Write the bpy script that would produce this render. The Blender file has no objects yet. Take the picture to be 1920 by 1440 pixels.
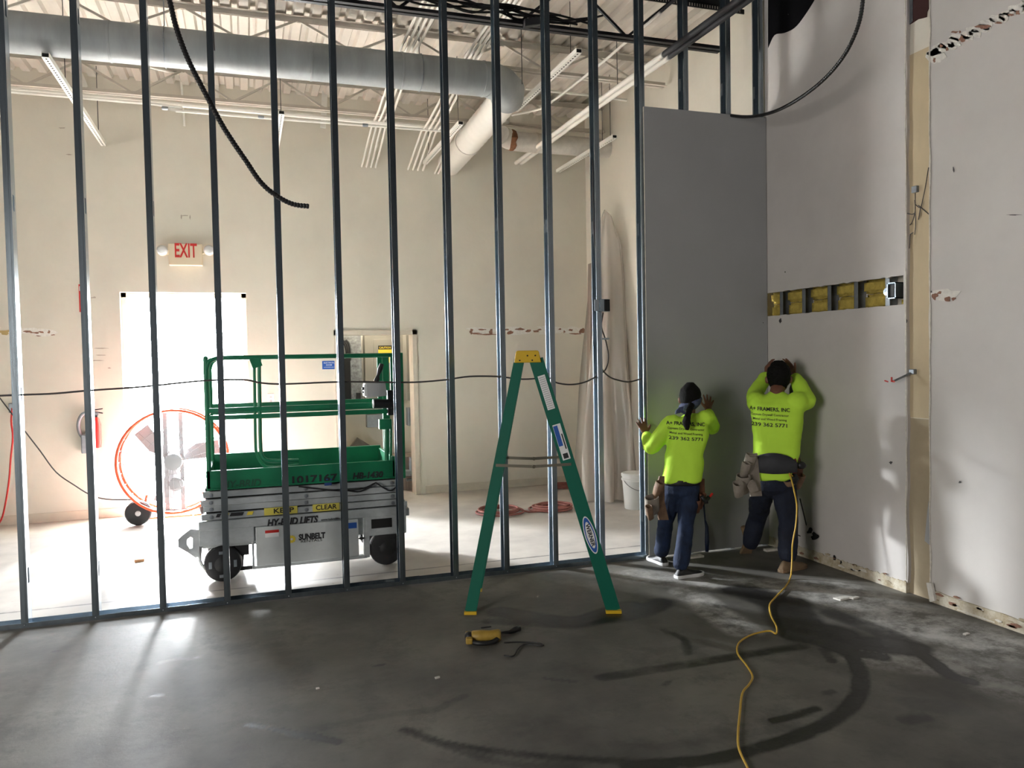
import bpy, bmesh, math, random
import numpy as np
from mathutils import Vector as V, Matrix, noise
random.seed(7)
PI = math.pi
S = bpy.context.scene
COL = S.collection

# ------------------------------------------------------------------ camera
F_PX, YAW, PITCH, ROLL = 1470.28, 0.326126, 0.0342974, -0.0188358
EYE = V((0, 0, 1.65))
def _cam():
    f = V((math.sin(YAW), math.cos(YAW), 0)); r = V((math.cos(YAW), -math.sin(YAW), 0)); u = V((0, 0, 1))
    f2 = f*math.cos(PITCH)-u*math.sin(PITCH); u2 = u*math.cos(PITCH)+f*math.sin(PITCH)
    return r*math.cos(ROLL)+u2*math.sin(ROLL), -r*math.sin(ROLL)+u2*math.cos(ROLL), f2
CR, CU, CF = _cam()
def at(px, py, axis, val):
    """world point seen at a pixel of the photograph on the plane axis = val"""
    d = CF + CR*((px-960)/F_PX) + CU*((720-py)/F_PX)
    i = 'XYZ'.index(axis)
    return EYE + d*((val-EYE[i])/d[i])
cam = bpy.data.objects.new('camera', bpy.data.cameras.new('camera')); COL.objects.link(cam)
M = Matrix((CR, CU, -CF)).transposed().to_4x4(); M.translation = EYE
cam.matrix_world = M
cam.data.sensor_width = 36; cam.data.lens = F_PX*36/1920; cam.data.clip_start = .05
S.camera = cam

# ------------------------------------------------------------------ world, lights, exposure
S.view_settings.view_transform = 'Standard'; S.view_settings.look = 'None'
S.view_settings.gamma = 1; S.view_settings.use_curve_mapping = False
S.view_settings.exposure = 0.35
w = bpy.data.worlds.new('sky'); S.world = w; w.use_nodes = True
bg = w.node_tree.nodes['Background']; bg.inputs[0].default_value = (.88, .94, 1, 1); bg.inputs[1].default_value = 36.0
def lamp(name, kind, loc, target, energy, color=(1, 1, 1), **k):
    l = bpy.data.lights.new(name, kind); l.energy = energy; l.color = color
    for a, b in k.items(): setattr(l, a, b)
    o = bpy.data.objects.new(name, l); COL.objects.link(o); o.location = loc
    o.rotation_euler = (V(target)-V(loc)).to_track_quat('-Z', 'Y').to_euler()
    return o
sun = lamp('sun', 'SUN', (-2.0, 18, 6.3), (-.7, 9.4, 0), 75, (.97, .98, 1), angle=math.radians(9))
door_light = lamp('door_portal', 'AREA', (-.62, 9.60, 1.22), (-.62, 0, 1.22), 1, shape='RECTANGLE', size=1.26, size_y=2.42)
door_light.data.cycles.is_portal = True
glint = lamp('added_glint_lamp', 'POINT', at(404, 742, 'Y', 12.0), (0, 0, 0), 4800, (.95, .98, 1), shadow_soft_size=.22)  # added point lamp for an outdoor glint inferred from the stud shadows
glare = lamp('added_reflection_lamp', 'POINT', (-2.9, 12.0, 3.05), (0, 0, 0), 4600, (.93, .97, 1), shadow_soft_size=.28)  # added unseen point lamp for an outdoor reflection, throws the floor shadow bands
front_light = lamp('front_room_fill', 'AREA', (-4.7, .4, 2.0), (4.2, 3.4, 2.2), 265, (1, .96, .9), shape='RECTANGLE', size=3.0, size_y=2.4)  # added fill lamp for the front room; no window is built here
S.cycles.max_bounces = 10; S.cycles.diffuse_bounces = 7; S.cycles.glossy_bounces = 4
S.cycles.transparent_max_bounces = 12
S.cycles.sample_clamp_indirect = 25

# ------------------------------------------------------------------ materials
def mat(name, col, rough=.6, metal=0, var=0, scale=4, col2=None, bump=0, bscale=40, alpha=None, stretch=(1, 1, 1), spec=.5, emit=None, trans=0):
    m = bpy.data.materials.new(name); m.use_nodes = True
    nt = m.node_tree; b = nt.nodes['Principled BSDF']; N = nt.nodes.new; L = nt.links.new
    c = (*col, 1)
    b.inputs['Base Color'].default_value = c; b.inputs['Roughness'].default_value = rough
    b.inputs['Metallic'].default_value = metal; b.inputs['Specular IOR Level'].default_value = spec
    if alpha is not None: b.inputs['Alpha'].default_value = alpha
    if trans: b.inputs['Transmission Weight'].default_value = trans
    if emit: b.inputs['Emission Color'].default_value = (*emit[0], 1); b.inputs['Emission Strength'].default_value = emit[1]
    if var or bump or col2:
        tc = N('ShaderNodeTexCoord'); mp = N('ShaderNodeMapping'); mp.inputs['Scale'].default_value = stretch
        L(tc.outputs['Object'], mp.inputs[0])
    if var or col2:
        n = N('ShaderNodeTexNoise'); n.inputs['Scale'].default_value = scale; n.inputs['Detail'].default_value = 6
        n.inputs['Roughness'].default_value = .65
        L(mp.outputs[0], n.inputs['Vector'])
        r = N('ShaderNodeMapRange'); r.inputs[1].default_value = .3; r.inputs[2].default_value = .7
        L(n.outputs[0], r.inputs[0])
        mx = N('ShaderNodeMix'); mx.data_type = 'RGBA'
        c2 = col2 or tuple(x*(1-var) for x in col)
        mx.inputs[6].default_value = c; mx.inputs[7].default_value = (*c2, 1)
        L(r.outputs[0], mx.inputs[0]); L(mx.outputs[2], b.inputs['Base Color'])
    if bump:
        n2 = N('ShaderNodeTexNoise'); n2.inputs['Scale'].default_value = bscale; n2.inputs['Detail'].default_value = 5
        L(mp.outputs[0], n2.inputs['Vector'])
        bp = N('ShaderNodeBump'); bp.inputs['Strength'].default_value = bump; bp.inputs['Distance'].default_value = .01
        L(n2.outputs[0], bp.inputs['Height']); L(bp.outputs[0], b.inputs['Normal'])
    return m
def two_paint(name, white, black, ysplit, rough=.7):
    """old white paint beyond ysplit, black overspray in front of it (a paint line on the ceiling steel)"""
    m = mat(name, white, rough, var=.12, scale=3)
    nt = m.node_tree; N = nt.nodes.new; L = nt.links.new; b = nt.nodes['Principled BSDF']
    src = b.inputs['Base Color'].links[0].from_socket
    g = N('ShaderNodeNewGeometry'); sx = N('ShaderNodeSeparateXYZ'); L(g.outputs['Position'], sx.inputs[0])
    n = N('ShaderNodeTexNoise'); n.inputs['Scale'].default_value = 9
    L(g.outputs['Position'], n.inputs['Vector'])
    ma = N('ShaderNodeMath'); ma.operation = 'MULTIPLY_ADD'; ma.inputs[1].default_value = .25
    L(n.outputs[0], ma.inputs[0]); L(sx.outputs[1], ma.inputs[2])
    r = N('ShaderNodeMapRange'); r.inputs[1].default_value = ysplit+.10; r.inputs[2].default_value = ysplit+.16
    L(ma.outputs[0], r.inputs[0])
    mx = N('ShaderNodeMix'); mx.data_type = 'RGBA'; mx.inputs[6].default_value = (*black, 1)
    L(r.outputs[0], mx.inputs[0]); L(src, mx.inputs[7]); L(mx.outputs[2], b.inputs['Base Color'])
    return m
CREAM = (.74, .695, .60)
m_wall = mat('cream wall paint', CREAM, .75, var=.10, scale=1.6, bump=.12, bscale=25)
m_deck = mat('white deck paint', (.68, .62, .545), .75, var=.28, scale=2.2, stretch=(1, .4, 1))
m_black = mat('black ceiling paint', (.012, .012, .014), .7)
m_joist = mat('white joist paint', (.62, .57, .50), .7, var=.15)
m_cond = two_paint('conduit paint', (.80, .76, .69), (.015, .015, .018), 5.75)
m_duct = mat('grey duct paint', (.40, .42, .42), .5, var=.45, scale=1.3, stretch=(1.6, 1, .3))
m_duct2 = mat('white branch duct', (.76, .72, .66), .6, var=.08, scale=3)
m_wrap = mat('canvas pipe wrap', (.66, .62, .56), .8, var=.3, scale=6, bump=.4, bscale=12)
m_rust = mat('torn insulation', (.30, .13, .06), .9, var=.5, scale=30)
m_chan = mat('white slotted channel', (.82, .80, .74), .5)
m_dark = mat('dark void', (.01, .01, .01), .9)
m_galv = mat('galvanised steel', (.35, .41, .46), .27, metal=.93, var=.35, scale=14, stretch=(1, 1, .12), bump=.05, bscale=30)
m_galvd = mat('dull galvanised steel', (.36, .39, .42), .45, metal=.7, var=.35, scale=10)
m_board = mat('grey drywall paper', (.40, .405, .41), .85, var=.07, scale=2.2, bump=.05, bscale=60)
m_drywall = mat('old drywall', (.63, .595, .57), .8, var=.14, scale=1.3, bump=.10, bscale=18)
m_drywall2 = mat('old drywall skim coated', (.66, .63, .60), .8, var=.12, scale=1.1, bump=.10, bscale=18)
m_core = mat('drywall edge', (.78, .74, .66), .9, var=.3, scale=30, bump=.5)
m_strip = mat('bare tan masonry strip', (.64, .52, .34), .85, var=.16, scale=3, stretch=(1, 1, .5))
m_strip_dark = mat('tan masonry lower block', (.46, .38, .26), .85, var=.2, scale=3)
m_plaster = mat('white plaster patch', (.86, .83, .77), .9, var=.2, scale=40, bump=.6, bscale=60)
m_brown = mat('brown torn paper', (.36, .19, .13), .95, var=.5, scale=60)
m_glue = mat('old base glue', (.70, .66, .56), .9, scale=14, col2=(.38, .30, .18), bump=.6, bscale=50)
m_base = mat('cream base', (.66, .60, .50), .7, var=.15, scale=5)
m_green = mat('green lift paint', (.008, .20, .085), .38, var=.25, scale=5)
m_white = mat('dirty white lift paint', (.52, .55, .56), .45, var=.38, scale=5, stretch=(1, 1, 1.6))
m_white2 = mat('white door paint', (.60, .63, .63), .45, var=.22, scale=3)
m_rubber = mat('black rubber', (.018, .018, .02), .75, var=.3, scale=20)
m_grey = mat('grey plastic', (.45, .45, .45), .5)
m_blackp = mat('black plastic', (.012, .012, .013), .5)
m_print = mat('black print', (.015, .015, .018), .6)
m_printg = mat('faded dark print', (.01, .07, .035), .6)
m_yellow = mat('yellow sticker', (.80, .62, .05), .6)
m_blue = mat('blue sticker', (.02, .10, .42), .5)
m_whites = mat('white sticker', (.80, .80, .80), .6)
m_orange = mat('orange paint', (.80, .10, .03), .4)
m_fan = mat('grey fan steel', (.26, .26, .27), .5, metal=.3)
m_fiber = mat('green fibreglass', (.0, .135, .085), .42, var=.18, scale=3)
m_ycap = mat('yellow ladder plastic', (.74, .47, .02), .45, var=.1)
m_alu = mat('dull aluminium', (.26, .24, .19), .4, metal=.9)
m_skin = mat('skin', (.20, .085, .05), .55, var=.15, scale=20)
m_hair = mat('black hair', (.005, .0045, .004), .8, bump=.4, bscale=120, stretch=(1, 1, .3), spec=.2)
m_hiviz = mat('hi-vis yellow green cloth', (.62, 1.0, .07), .8, var=.06, scale=6, bump=.12, bscale=30)
m_jean = mat('blue denim', (.016, .036, .095), .85, col2=(.006, .011, .03), scale=7, bump=.25, bscale=120)
m_jean2 = mat('dark denim', (.007, .013, .034), .85, col2=(.004, .006, .016), scale=7, bump=.25, bscale=120)
m_leather = mat('tan leather', (.28, .17, .10), .7, col2=(.16, .09, .055), scale=12, bump=.3)
m_leatherw = mat('worn suede', (.36, .31, .26), .8, col2=(.22, .19, .16), scale=9, bump=.3)
m_leatherb = mat('brown leather', (.22, .085, .04), .65, col2=(.10, .045, .03), scale=12, bump=.3)
m_boot = mat('tan boot', (.25, .165, .095), .8, var=.3, scale=10)
m_sole = mat('white sole', (.7, .7, .7), .6)
m_bandana = mat('blue bandana', (.02, .035, .11), .8, col2=(.10, .11, .17), scale=60)
m_red = mat('red', (.55, .02, .015), .5)
m_pink = mat('pink red hose', (.36, .13, .105), .6, var=.25, scale=12)
m_cordy = mat('yellow cord', (.66, .42, .05), .5)
m_blackc = mat('black corrugated conduit', (.010, .010, .011), .38)
m_wire = mat('dark wire', (.05, .045, .045), .6)
m_insul = mat('yellow fibreglass batt', (.62, .47, .10), .95, var=.45, scale=14, bump=1, bscale=30)
m_panel = mat('grey electrical enamel', (.30, .28, .24), .45, var=.08)
m_bucket = mat('pale bucket plastic', (.62, .62, .60), .5, var=.1)
m_sheet = mat('brown wrapped boards', (.34, .27, .22), .8, col2=(.18, .14, .12), scale=3, stretch=(8, 8, .2))
m_exit = mat('cream exit housing', (.70, .60, .44), .5)
m_glass = mat('lamp lens', (.75, .75, .75), .1)
m_debris = mat('brown debris', (.35, .18, .09), .9)
m_tooly = mat('yellow tool plastic', (.42, .27, .045), .5, var=.25, scale=25)
m_concrete_out = mat('pale outdoor concrete', (.62, .61, .58), .9, var=.08, scale=1)

# plastic film: partly see-through
m_film = bpy.data.materials.new('clear plastic film'); m_film.use_nodes = True
nt = m_film.node_tree; b = nt.nodes['Principled BSDF']; b.inputs['Base Color'].default_value = (.56, .51, .46, 1); b.inputs['Roughness'].default_value = .25
b.inputs['Alpha'].default_value = .62

def floor_material():
    m = bpy.data.materials.new('stained concrete'); m.use_nodes = True
    nt = m.node_tree; N = nt.nodes.new; L = nt.links.new; b = nt.nodes['Principled BSDF']
    g = N('ShaderNodeNewGeometry')
    def nz(scale, detail=6, rough=.6):
        n = N('ShaderNodeTexNoise'); n.inputs['Scale'].default_value = scale; n.inputs['Detail'].default_value = detail; n.inputs['Roughness'].default_value = rough
        L(g.outputs['Position'], n.inputs['Vector']); return n.outputs[0]
    def rng(s, a, b_, c=0, d=1):
        r = N('ShaderNodeMapRange'); r.inputs[1].default_value = a; r.inputs[2].default_value = b_; r.inputs[3].default_value = c; r.inputs[4].default_value = d
        L(s, r.inputs[0]); return r.outputs[0]
    def mix(f, a, b_):
        x = N('ShaderNodeMix'); x.data_type = 'RGBA'
        for s, v in ((x.inputs[0], f), (x.inputs[6], a), (x.inputs[7], b_)):
            if isinstance(v, tuple): s.default_value = (*v, 1)
            elif isinstance(v, float): s.default_value = v
            else: L(v, s)
        return x.outputs[2]
    def math_(op, a, b_):
        x = N('ShaderNodeMath'); x.operation = op
        for s, v in ((x.inputs[0], a), (x.inputs[1], b_)):
            if isinstance(v, (int, float)): s.default_value = v
            else: L(v, s)
        return x.outputs[0]
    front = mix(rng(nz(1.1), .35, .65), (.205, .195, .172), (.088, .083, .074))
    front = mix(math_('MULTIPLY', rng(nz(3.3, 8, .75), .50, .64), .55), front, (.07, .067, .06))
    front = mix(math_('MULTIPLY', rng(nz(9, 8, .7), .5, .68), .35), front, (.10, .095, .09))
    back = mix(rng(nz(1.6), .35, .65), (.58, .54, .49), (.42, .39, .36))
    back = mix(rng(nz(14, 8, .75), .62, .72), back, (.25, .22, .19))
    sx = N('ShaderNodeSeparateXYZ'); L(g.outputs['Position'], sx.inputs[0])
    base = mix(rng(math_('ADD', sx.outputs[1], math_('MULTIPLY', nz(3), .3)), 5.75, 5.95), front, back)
    def att(n):
        a = N('ShaderNodeAttribute'); a.attribute_name = n; return a.outputs['Fac']
    dust = math_('MULTIPLY', att('dust'), rng(nz(5, 8, .75), .40, .6))
    base = mix(dust, base, (.56, .545, .52))
    st = math_('MULTIPLY', att('stain'), rng(nz(6.5, 9, .75), .32, .56, .5, 1))
    base = mix(rng(st, .12, .6), base, (.018, .017, .017))
    L(base, b.inputs['Base Color'])
    L(rng(st, .1, .8, .62, .42), b.inputs['Roughness'])
    bp = N('ShaderNodeBump'); bp.inputs['Strength'].default_value = .15; bp.inputs['Distance'].default_value = .01
    L(nz(30, 8, .7), bp.inputs['Height']); L(bp.outputs[0], b.inputs['Normal'])
    return m

# ------------------------------------------------------------------ geometry helpers
ORG = {}
def bx(bm, x0, y0, z0, x1, y1, z1):
    vs = [bm.verts.new((x, y, z)) for z in (z0, z1) for y in (y0, y1) for x in (x0, x1)]
    for f in ((0, 2, 3, 1), (4, 5, 7, 6), (0, 1, 5, 4), (2, 6, 7, 3), (0, 4, 6, 2), (1, 3, 7, 5)):
        bm.faces.new([vs[i] for i in f])
    return vs
def obx(bm, c, ax, ay, az):
    """oriented box: centre and three half-vectors"""
    c, ax, ay, az = V(c), V(ax), V(ay), V(az)
    vs = [bm.verts.new(c+ax*i+ay*j+az*k) for k in (-1, 1) for j in (-1, 1) for i in (-1, 1)]
    for f in ((0, 2, 3, 1), (4, 5, 7, 6), (0, 1, 5, 4), (2, 6, 7, 3), (0, 4, 6, 2), (1, 3, 7, 5)):
        bm.faces.new([vs[i] for i in f])
    return vs
def bar(bm, p, q, w_, d_, up=(0, 0, 1)):
    p, q = V(p), V(q); t = (q-p).normalized(); u = V(up)
    if abs(t.dot(u)) > .98: u = V((0, 1, 0))
    s = t.cross(u).normalized(); n = s.cross(t)
    return obx(bm, (p+q)/2, (q-p)/2, s*w_/2, n*d_/2)
def frames(pts):
    out = []; t0 = (pts[1]-pts[0]).normalized()
    n = V((0, 0, 1)) if abs(t0.z) < .9 else V((1, 0, 0))
    for i in range(len(pts)):
        t = (pts[min(i+1, len(pts)-1)]-pts[max(i-1, 0)])
        t = t.normalized() if t.length > 1e-9 else t0
        n = (n-t*n.dot(t)); n = n.normalized() if n.length > 1e-6 else t.orthogonal().normalized()
        out.append((t, n, t.cross(n))); t0 = t
    return out
def tube(bm, pts, r, n=10, caps=True):
    """swept tube; r a number or one radius (or (rn, rb) pair) per point"""
    pts = [V(p) for p in pts]; fr = frames(pts); rings = []
    for i, p in enumerate(pts):
        ri = r if isinstance(r, (int, float)) else r[i]
        ra, rb = ri if isinstance(ri, tuple) else (ri, ri)
        rings.append([bm.verts.new(p+fr[i][1]*ra*math.cos(2*PI*k/n)+fr[i][2]*rb*math.sin(2*PI*k/n)) for k in range(n)])
    for a, b_ in zip(rings, rings[1:]):
        for k in range(n): bm.faces.new((a[k], a[(k+1) % n], b_[(k+1) % n], b_[k]))
    if caps:
        bm.faces.new(rings[0][::-1]); bm.faces.new(rings[-1])
    return rings
def smooth_pts(pts, sub=6):
    pts = [V(p) for p in pts]; P = [pts[0]*2-pts[1]]+pts+[pts[-1]*2-pts[-2]]; out = []
    for i in range(1, len(P)-2):
        for k in range(sub):
            t = k/sub; a, b_, c, d = P[i-1:i+3]
            out.append(.5*((2*b_)+(c-a)*t+(2*a-5*b_+4*c-d)*t*t+(3*b_-a-3*c+d)*t**3))
    return out+[pts[-1]]
def lathe(bm, c, prof, axis='Z', n=24):
    """prof: list of (radius, height along axis)"""
    c = V(c); A = {'Z': (V((1, 0, 0)), V((0, 1, 0)), V((0, 0, 1))), 'Y': (V((1, 0, 0)), V((0, 0, 1)), V((0, 1, 0))), 'X': (V((0, 1, 0)), V((0, 0, 1)), V((1, 0, 0)))}[axis]
    rings = [[bm.verts.new(c+A[0]*r*math.cos(2*PI*k/n)+A[1]*r*math.sin(2*PI*k/n)+A[2]*h) for k in range(n)] for r, h in prof]
    for a, b_ in zip(rings, rings[1:]):
        for k in range(n): bm.faces.new((a[k], a[(k+1) % n], b_[(k+1) % n], b_[k]))
    if prof[0][0] > 1e-4: bm.faces.new(rings[0][::-1])
    if prof[-1][0] > 1e-4: bm.faces.new(rings[-1])
def prism(bm, pts, off):
    """closed polygon extruded by the vector off"""
    off = V(off); a = [bm.verts.new(V(p)) for p in pts]; b_ = [bm.verts.new(V(p)+off) for p in pts]
    bm.faces.new(a[::-1]); bm.faces.new(b_); n = len(pts)
    for i in range(n): bm.faces.new((a[i], a[(i+1) % n], b_[(i+1) % n], b_[i]))
def B(): return bmesh.new()
def obj(name, bm, m, parent=None, smooth=False, bevel=0, rel=True):
    me = bpy.data.meshes.new(name)
    if isinstance(bm, bmesh.types.BMesh):
        bmesh.ops.recalc_face_normals(bm, faces=bm.faces[:]); bm.to_mesh(me); bm.free()
    else: me = bm
    me.materials.clear(); me.materials.append(m)
    if smooth: me.polygons.foreach_set('use_smooth', [True]*len(me.polygons))
    o = bpy.data.objects.new(name, me); COL.objects.link(o)
    if parent is not None:
        o.parent = parent; org = ORG[parent.name]
        if rel: me.transform(Matrix.Translation(-org))
        ORG[o.name] = org
    else: ORG[o.name] = V((0, 0, 0))
    if smooth == 'auto':
        mod = o.modifiers.new('es', 'EDGE_SPLIT'); mod.split_angle = math.radians(40)
    if bevel:
        mod = o.modifiers.new('b', 'BEVEL'); mod.width = bevel; mod.segments = 2; mod.limit_method = 'ANGLE'
    return o
def thing(name, label, cat, loc, group=None):
    o = bpy.data.objects.new(name, None); COL.objects.link(o); o.location = loc; o.empty_display_size = .1
    o['label'] = label; o['category'] = cat
    if group: o['group'] = group
    ORG[o.name] = V(loc); return o
def tag(o, label, cat, group=None):
    o['label'] = label; o['category'] = cat
    if group: o['group'] = group
    return o
def struct(name, bm, m, parent=None, **k):
    o = obj(name, bm, m, parent, **k)
    if parent is None: o['kind'] = 'structure'
    return o
def text_mesh(txt, size, origin, xd, yd, bold=0.0, align='CENTER', shear=0, width=None, depth=.0006, seg=None):
    cu = bpy.data.curves.new('t', 'FONT'); cu.body = txt; cu.size = size; cu.align_x = align; cu.align_y = 'CENTER'
    cu.offset = bold*size; cu.shear = shear; cu.extrude = depth; cu.resolution_u = 3
    o = bpy.data.objects.new('t', cu); COL.objects.link(o)
    dg = bpy.context.evaluated_depsgraph_get(); me = bpy.data.meshes.new_from_object(o.evaluated_get(dg))
    bpy.data.objects.remove(o); bpy.data.curves.remove(cu)
    xs = [v.co.x for v in me.vertices]; wd = (max(xs)-min(xs)) or 1; k = width/wd if width else 1
    xd, yd = V(xd).normalized(), V(yd).normalized(); n = xd.cross(yd)
    mt = Matrix((xd*k, yd, n)).transposed().to_4x4(); mt.translation = V(origin)
    me.transform(mt); return me
def text(name, txt, size, origin, xd, yd, m, parent, **k):
    return obj(name, text_mesh(txt, size, origin, xd, yd, **k), m, parent)
X_, Y_, Z_ = V((1, 0, 0)), V((0, 1, 0)), V((0, 0, 1))

# ------------------------------------------------------------------ the setting
YW, YS, XR, ZD = 9.38, 5.68, 4.20, 4.70
# floor with stains painted into attributes
def coords(segs):
    out = []
    for a, b_, n in segs: out += list(np.linspace(a, b_, n, endpoint=False))
    return np.array(out+[segs[-1][1]])
gx = coords([(-5.2, -2.2, 6), (-2.2, 4.26, 258), (4.26, 4.6, 2)])
gy = coords([(-5.2, .8, 6), (.8, 6.4, 224), (6.4, 9.38, 40), (9.38, 10.6, 3)])
GX, GY = np.meshgrid(gx, gy)
def seg_d(px, py):
    d = np.full(GX.shape, 9.)
    for (x0, y0), (x1, y1) in zip(px, py):
        vx, vy = x1-x0, y1-y0; t = np.clip(((GX-x0)*vx+(GY-y0)*vy)/(vx*vx+vy*vy+1e-9), 0, 1)
        d = np.minimum(d, np.hypot(GX-x0-t*vx, GY-y0-t*vy))
    return d
stain = np.zeros(GX.shape); dust = np.zeros(GX.shape)
def mark(arr, pix, width, k):
    q = [at(x, y, 'Z', 0) for x, y in pix]; q = smooth_pts(q, 4); q = [(p.x, p.y) for p in q]
    d = seg_d(q[:-1], q[1:]); arr[:] = np.maximum(arr, k*np.clip(1.35-(d/width)**2*.9, 0, 1))
for pix, wd, k in (
    ([(940, 1148), (1010, 1160), (1090, 1166), (1180, 1136)], .11, .85), ([(1100, 1165), (1190, 1150), (1240, 1130)], .10, .75), ([(920, 1165), (1040, 1172)], .06, .6),
    ([(1390, 1108), (1440, 1122), (1480, 1140)], .16, .8), ([(1470, 1130), (1500, 1175), (1560, 1190)], .17, .9), ([(1500, 1190), (1600, 1205), (1700, 1214)], .13, .95),
    ([(1560, 1150), (1640, 1180), (1690, 1200)], .09, .6), ([(1690, 1205), (1740, 1235), (1780, 1265), (1818, 1278)], .045, 1),
    ([(1130, 1270), (1250, 1252), (1400, 1228), (1500, 1212)], .05, .65),
    ([(1560, 1212), (1600, 1235), (1614, 1275), (1598, 1320), (1540, 1362), (1440, 1398), (1330, 1424), (1180, 1436)], .045, .85),
    ([(1540, 1205), (1590, 1222), (1650, 1232)], .06, .9), ([(1450, 1352), (1490, 1342), (1530, 1328)], .03, .8), ([(1545, 1220), (1560, 1240)], .03, .7),
    ([(1245, 1182), (1282, 1198), (1290, 1226)], .03, .55), ([(462, 1358), (530, 1370), (560, 1377)], .014, 1), ([(550, 1376), (590, 1382), (634, 1391)], .026, 1),
    ([(760, 1368), (830, 1392), (960, 1412), (1100, 1424), (1320, 1430)], .03, .6), ([(800, 1385), (940, 1430), (1080, 1438)], .03, .45), ([(820, 1330), (855, 1312), (870, 1305)], .03, .4),
    ([(560, 1375), (700, 1345), (820, 1330)], .04, .3), ([(1020, 1272), (1080, 1278)], .02, .5), ([(1245, 1285), (1252, 1278)], .02, .6), ([(705, 1248), (718, 1246)], .016, .8), ([(285, 1306), (305, 1304)], .014, .7),
    ([(1550, 1300), (1560, 1296)], .03, .5), ([(1720, 1320), (1800, 1330)], .09, .35), ([(1700, 1350), (1730, 1345)], .05, .5), ([(100, 1222), (116, 1221)], .012, .8),
    ([(1150, 1395), (1240, 1400), (1500, 1360)], .04, .25), ([(640, 1104), (740, 1098), (820, 1125)], .06, .3)):
    mark(stain, pix, wd, k)
mark(dust, [(1290, 1110), (1330, 1140), (1390, 1180)], .12, .8); mark(dust, [(1560, 1110), (1700, 1160), (1860, 1210)], .28, .9)
mark(dust, [(1640, 1230), (1800, 1250), (1900, 1290)], .18, .6); mark(dust, [(1200, 1080), (1300, 1090), (1500, 1100)], .18, .7)
mark(dust, [(300, 1242), (330, 1236), (370, 1233)], .02, .6)
q = seg_d([(-6, 6.03)], [(4.5, 6.03)]); stain = np.maximum(stain, np.where(q < .012, .55, 0))
me = bpy.data.meshes.new('floor'); ny, nx = GX.shape
co = np.stack([GX, GY, np.zeros(GX.shape)], -1).reshape(-1, 3)
idx = np.arange(nx*ny).reshape(ny, nx)
fc = np.stack([idx[:-1, :-1], idx[:-1, 1:], idx[1:, 1:], idx[1:, :-1]], -1).reshape(-1, 4)
me.from_pydata(co.tolist(), [], fc.tolist())
for nme, arr in (('stain', stain), ('dust', dust)):
    a = me.attributes.new(nme, 'FLOAT', 'POINT'); a.data.foreach_set('value', arr.reshape(-1).astype(np.float32))
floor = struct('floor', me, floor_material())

DX0, DX1, DZ = -1.27, .02, 2.43
EX0, EX1, EZ = .98, 1.965, 2.0
bm = B()   # back wall around the two openings
for a in ((-5, 0, DX0, ZD+.3), (DX0, DZ, DX1, ZD+.3), (DX1, 0, EX0, ZD+.3), (EX0, EZ, EX1, ZD+.3), (EX1, 0, 4.6, ZD+.3)):
    bx(bm, a[0], YW, a[1], a[2], YW+.22, a[3])
wall_back = struct('wall_back', bm, m_wall)
bm = B(); bx(bm, EX0-.3, 10.25, 0, 2.9, 10.35, 2.7); bx(bm, EX0-.4, YW+.22, 0, EX0-.3, 10.35, 2.7); bx(bm, 2.9, YW+.22, 0, 3.0, 10.35, 2.7); bx(bm, EX0-.4, YW+.22, 2.7, 3, 10.35, 2.8)
struct('wall_closet', bm, m_wall)
bm = B(); bx(bm, -5, YW-.012, 0, DX0, YW, .10); bx(bm, DX1, YW-.012, 0, EX0-.07, YW, .10); bx(bm, EX1+.07, YW-.012, 0, 4.2, YW, .10)
struct('baseboard_back', bm, m_base, bevel=.004)
bm = B()   # steel frame of the closet doorway
bx(bm, EX0-.0, YW-.02, 0, EX0+.055, YW+.22, EZ); bx(bm, EX1-.055, YW-.02, 0, EX1, YW+.22, EZ); bx(bm, EX0, YW-.02, EZ-.055, EX1, YW+.22, EZ)
dfr = struct('trim_1', bm, m_base)
bm = B()
bx(bm, DX1-.05, YW+.08, 0, DX1, YW+.2, DZ); bx(bm, DX0, YW+.08, 0, DX0+.05, YW+.2, DZ); bx(bm, DX0, YW+.08, DZ-.05, DX1, YW+.2, DZ)
door_1 = struct('door_1', bm, m_base)
bm = B(); p = at(448, 594, 'X', DX1-.05); bx(bm, DX1-.056, YW+.1, p.z-.06, DX1-.05, YW+.17, p.z+.06); obj('strike_plate', bm, m_galvd, door_1)
bm = B(); bx(bm, -30, YW+.22, -.06, 30, 50, -.02); struct('ground_outside', bm, m_concrete_out)

# right wall: masonry core with the long slot, drywall layers in front of it
SZ0, SZ1, SY0, SY1 = 1.955, 2.15, 4.165, 5.56
bm = B()
bx(bm, XR+.03, YS+.06, 0, XR+.3, YW, ZD+.3)
bx(bm, XR+.03, -5, 0, XR+.3, SY0-.06, ZD+.3)
bx(bm, XR+.03, SY0-.06, 0, XR+.3, YS+.06, SZ0-.03); bx(bm, XR+.03, SY0-.06, SZ1+.03, XR+.3, YS+.06, ZD+.3)
bx(bm, XR+.16, SY0-.06, SZ0-.03, XR+.3, YS+.06, SZ1+.03)
wall_right = struct('wall_right', bm, m_wall)
def ragged(y, z0, z1, amp=.006, n=60, seed=0):
    return [(y+amp*noise.noise(V((z0+(z1-z0)*i/n*3.1+seed, seed, 0)))*2, z0+(z1-z0)*i/n) for i in range(n+1)]
def panel(name, poly, x0, m, parent):
    bm = B(); prism(bm, [(x0, y, z) for y, z in poly], (.028, 0, 0)); o = obj(name, bm, m, parent); return o
dw = bpy.data.objects.new('wall_drywall', None); COL.objects.link(dw); dw['kind'] = 'structure'; ORG[dw.name] = V((0, 0, 0))
eL = ragged(4.135, .07, SZ0, .010, 70, 1)
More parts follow.
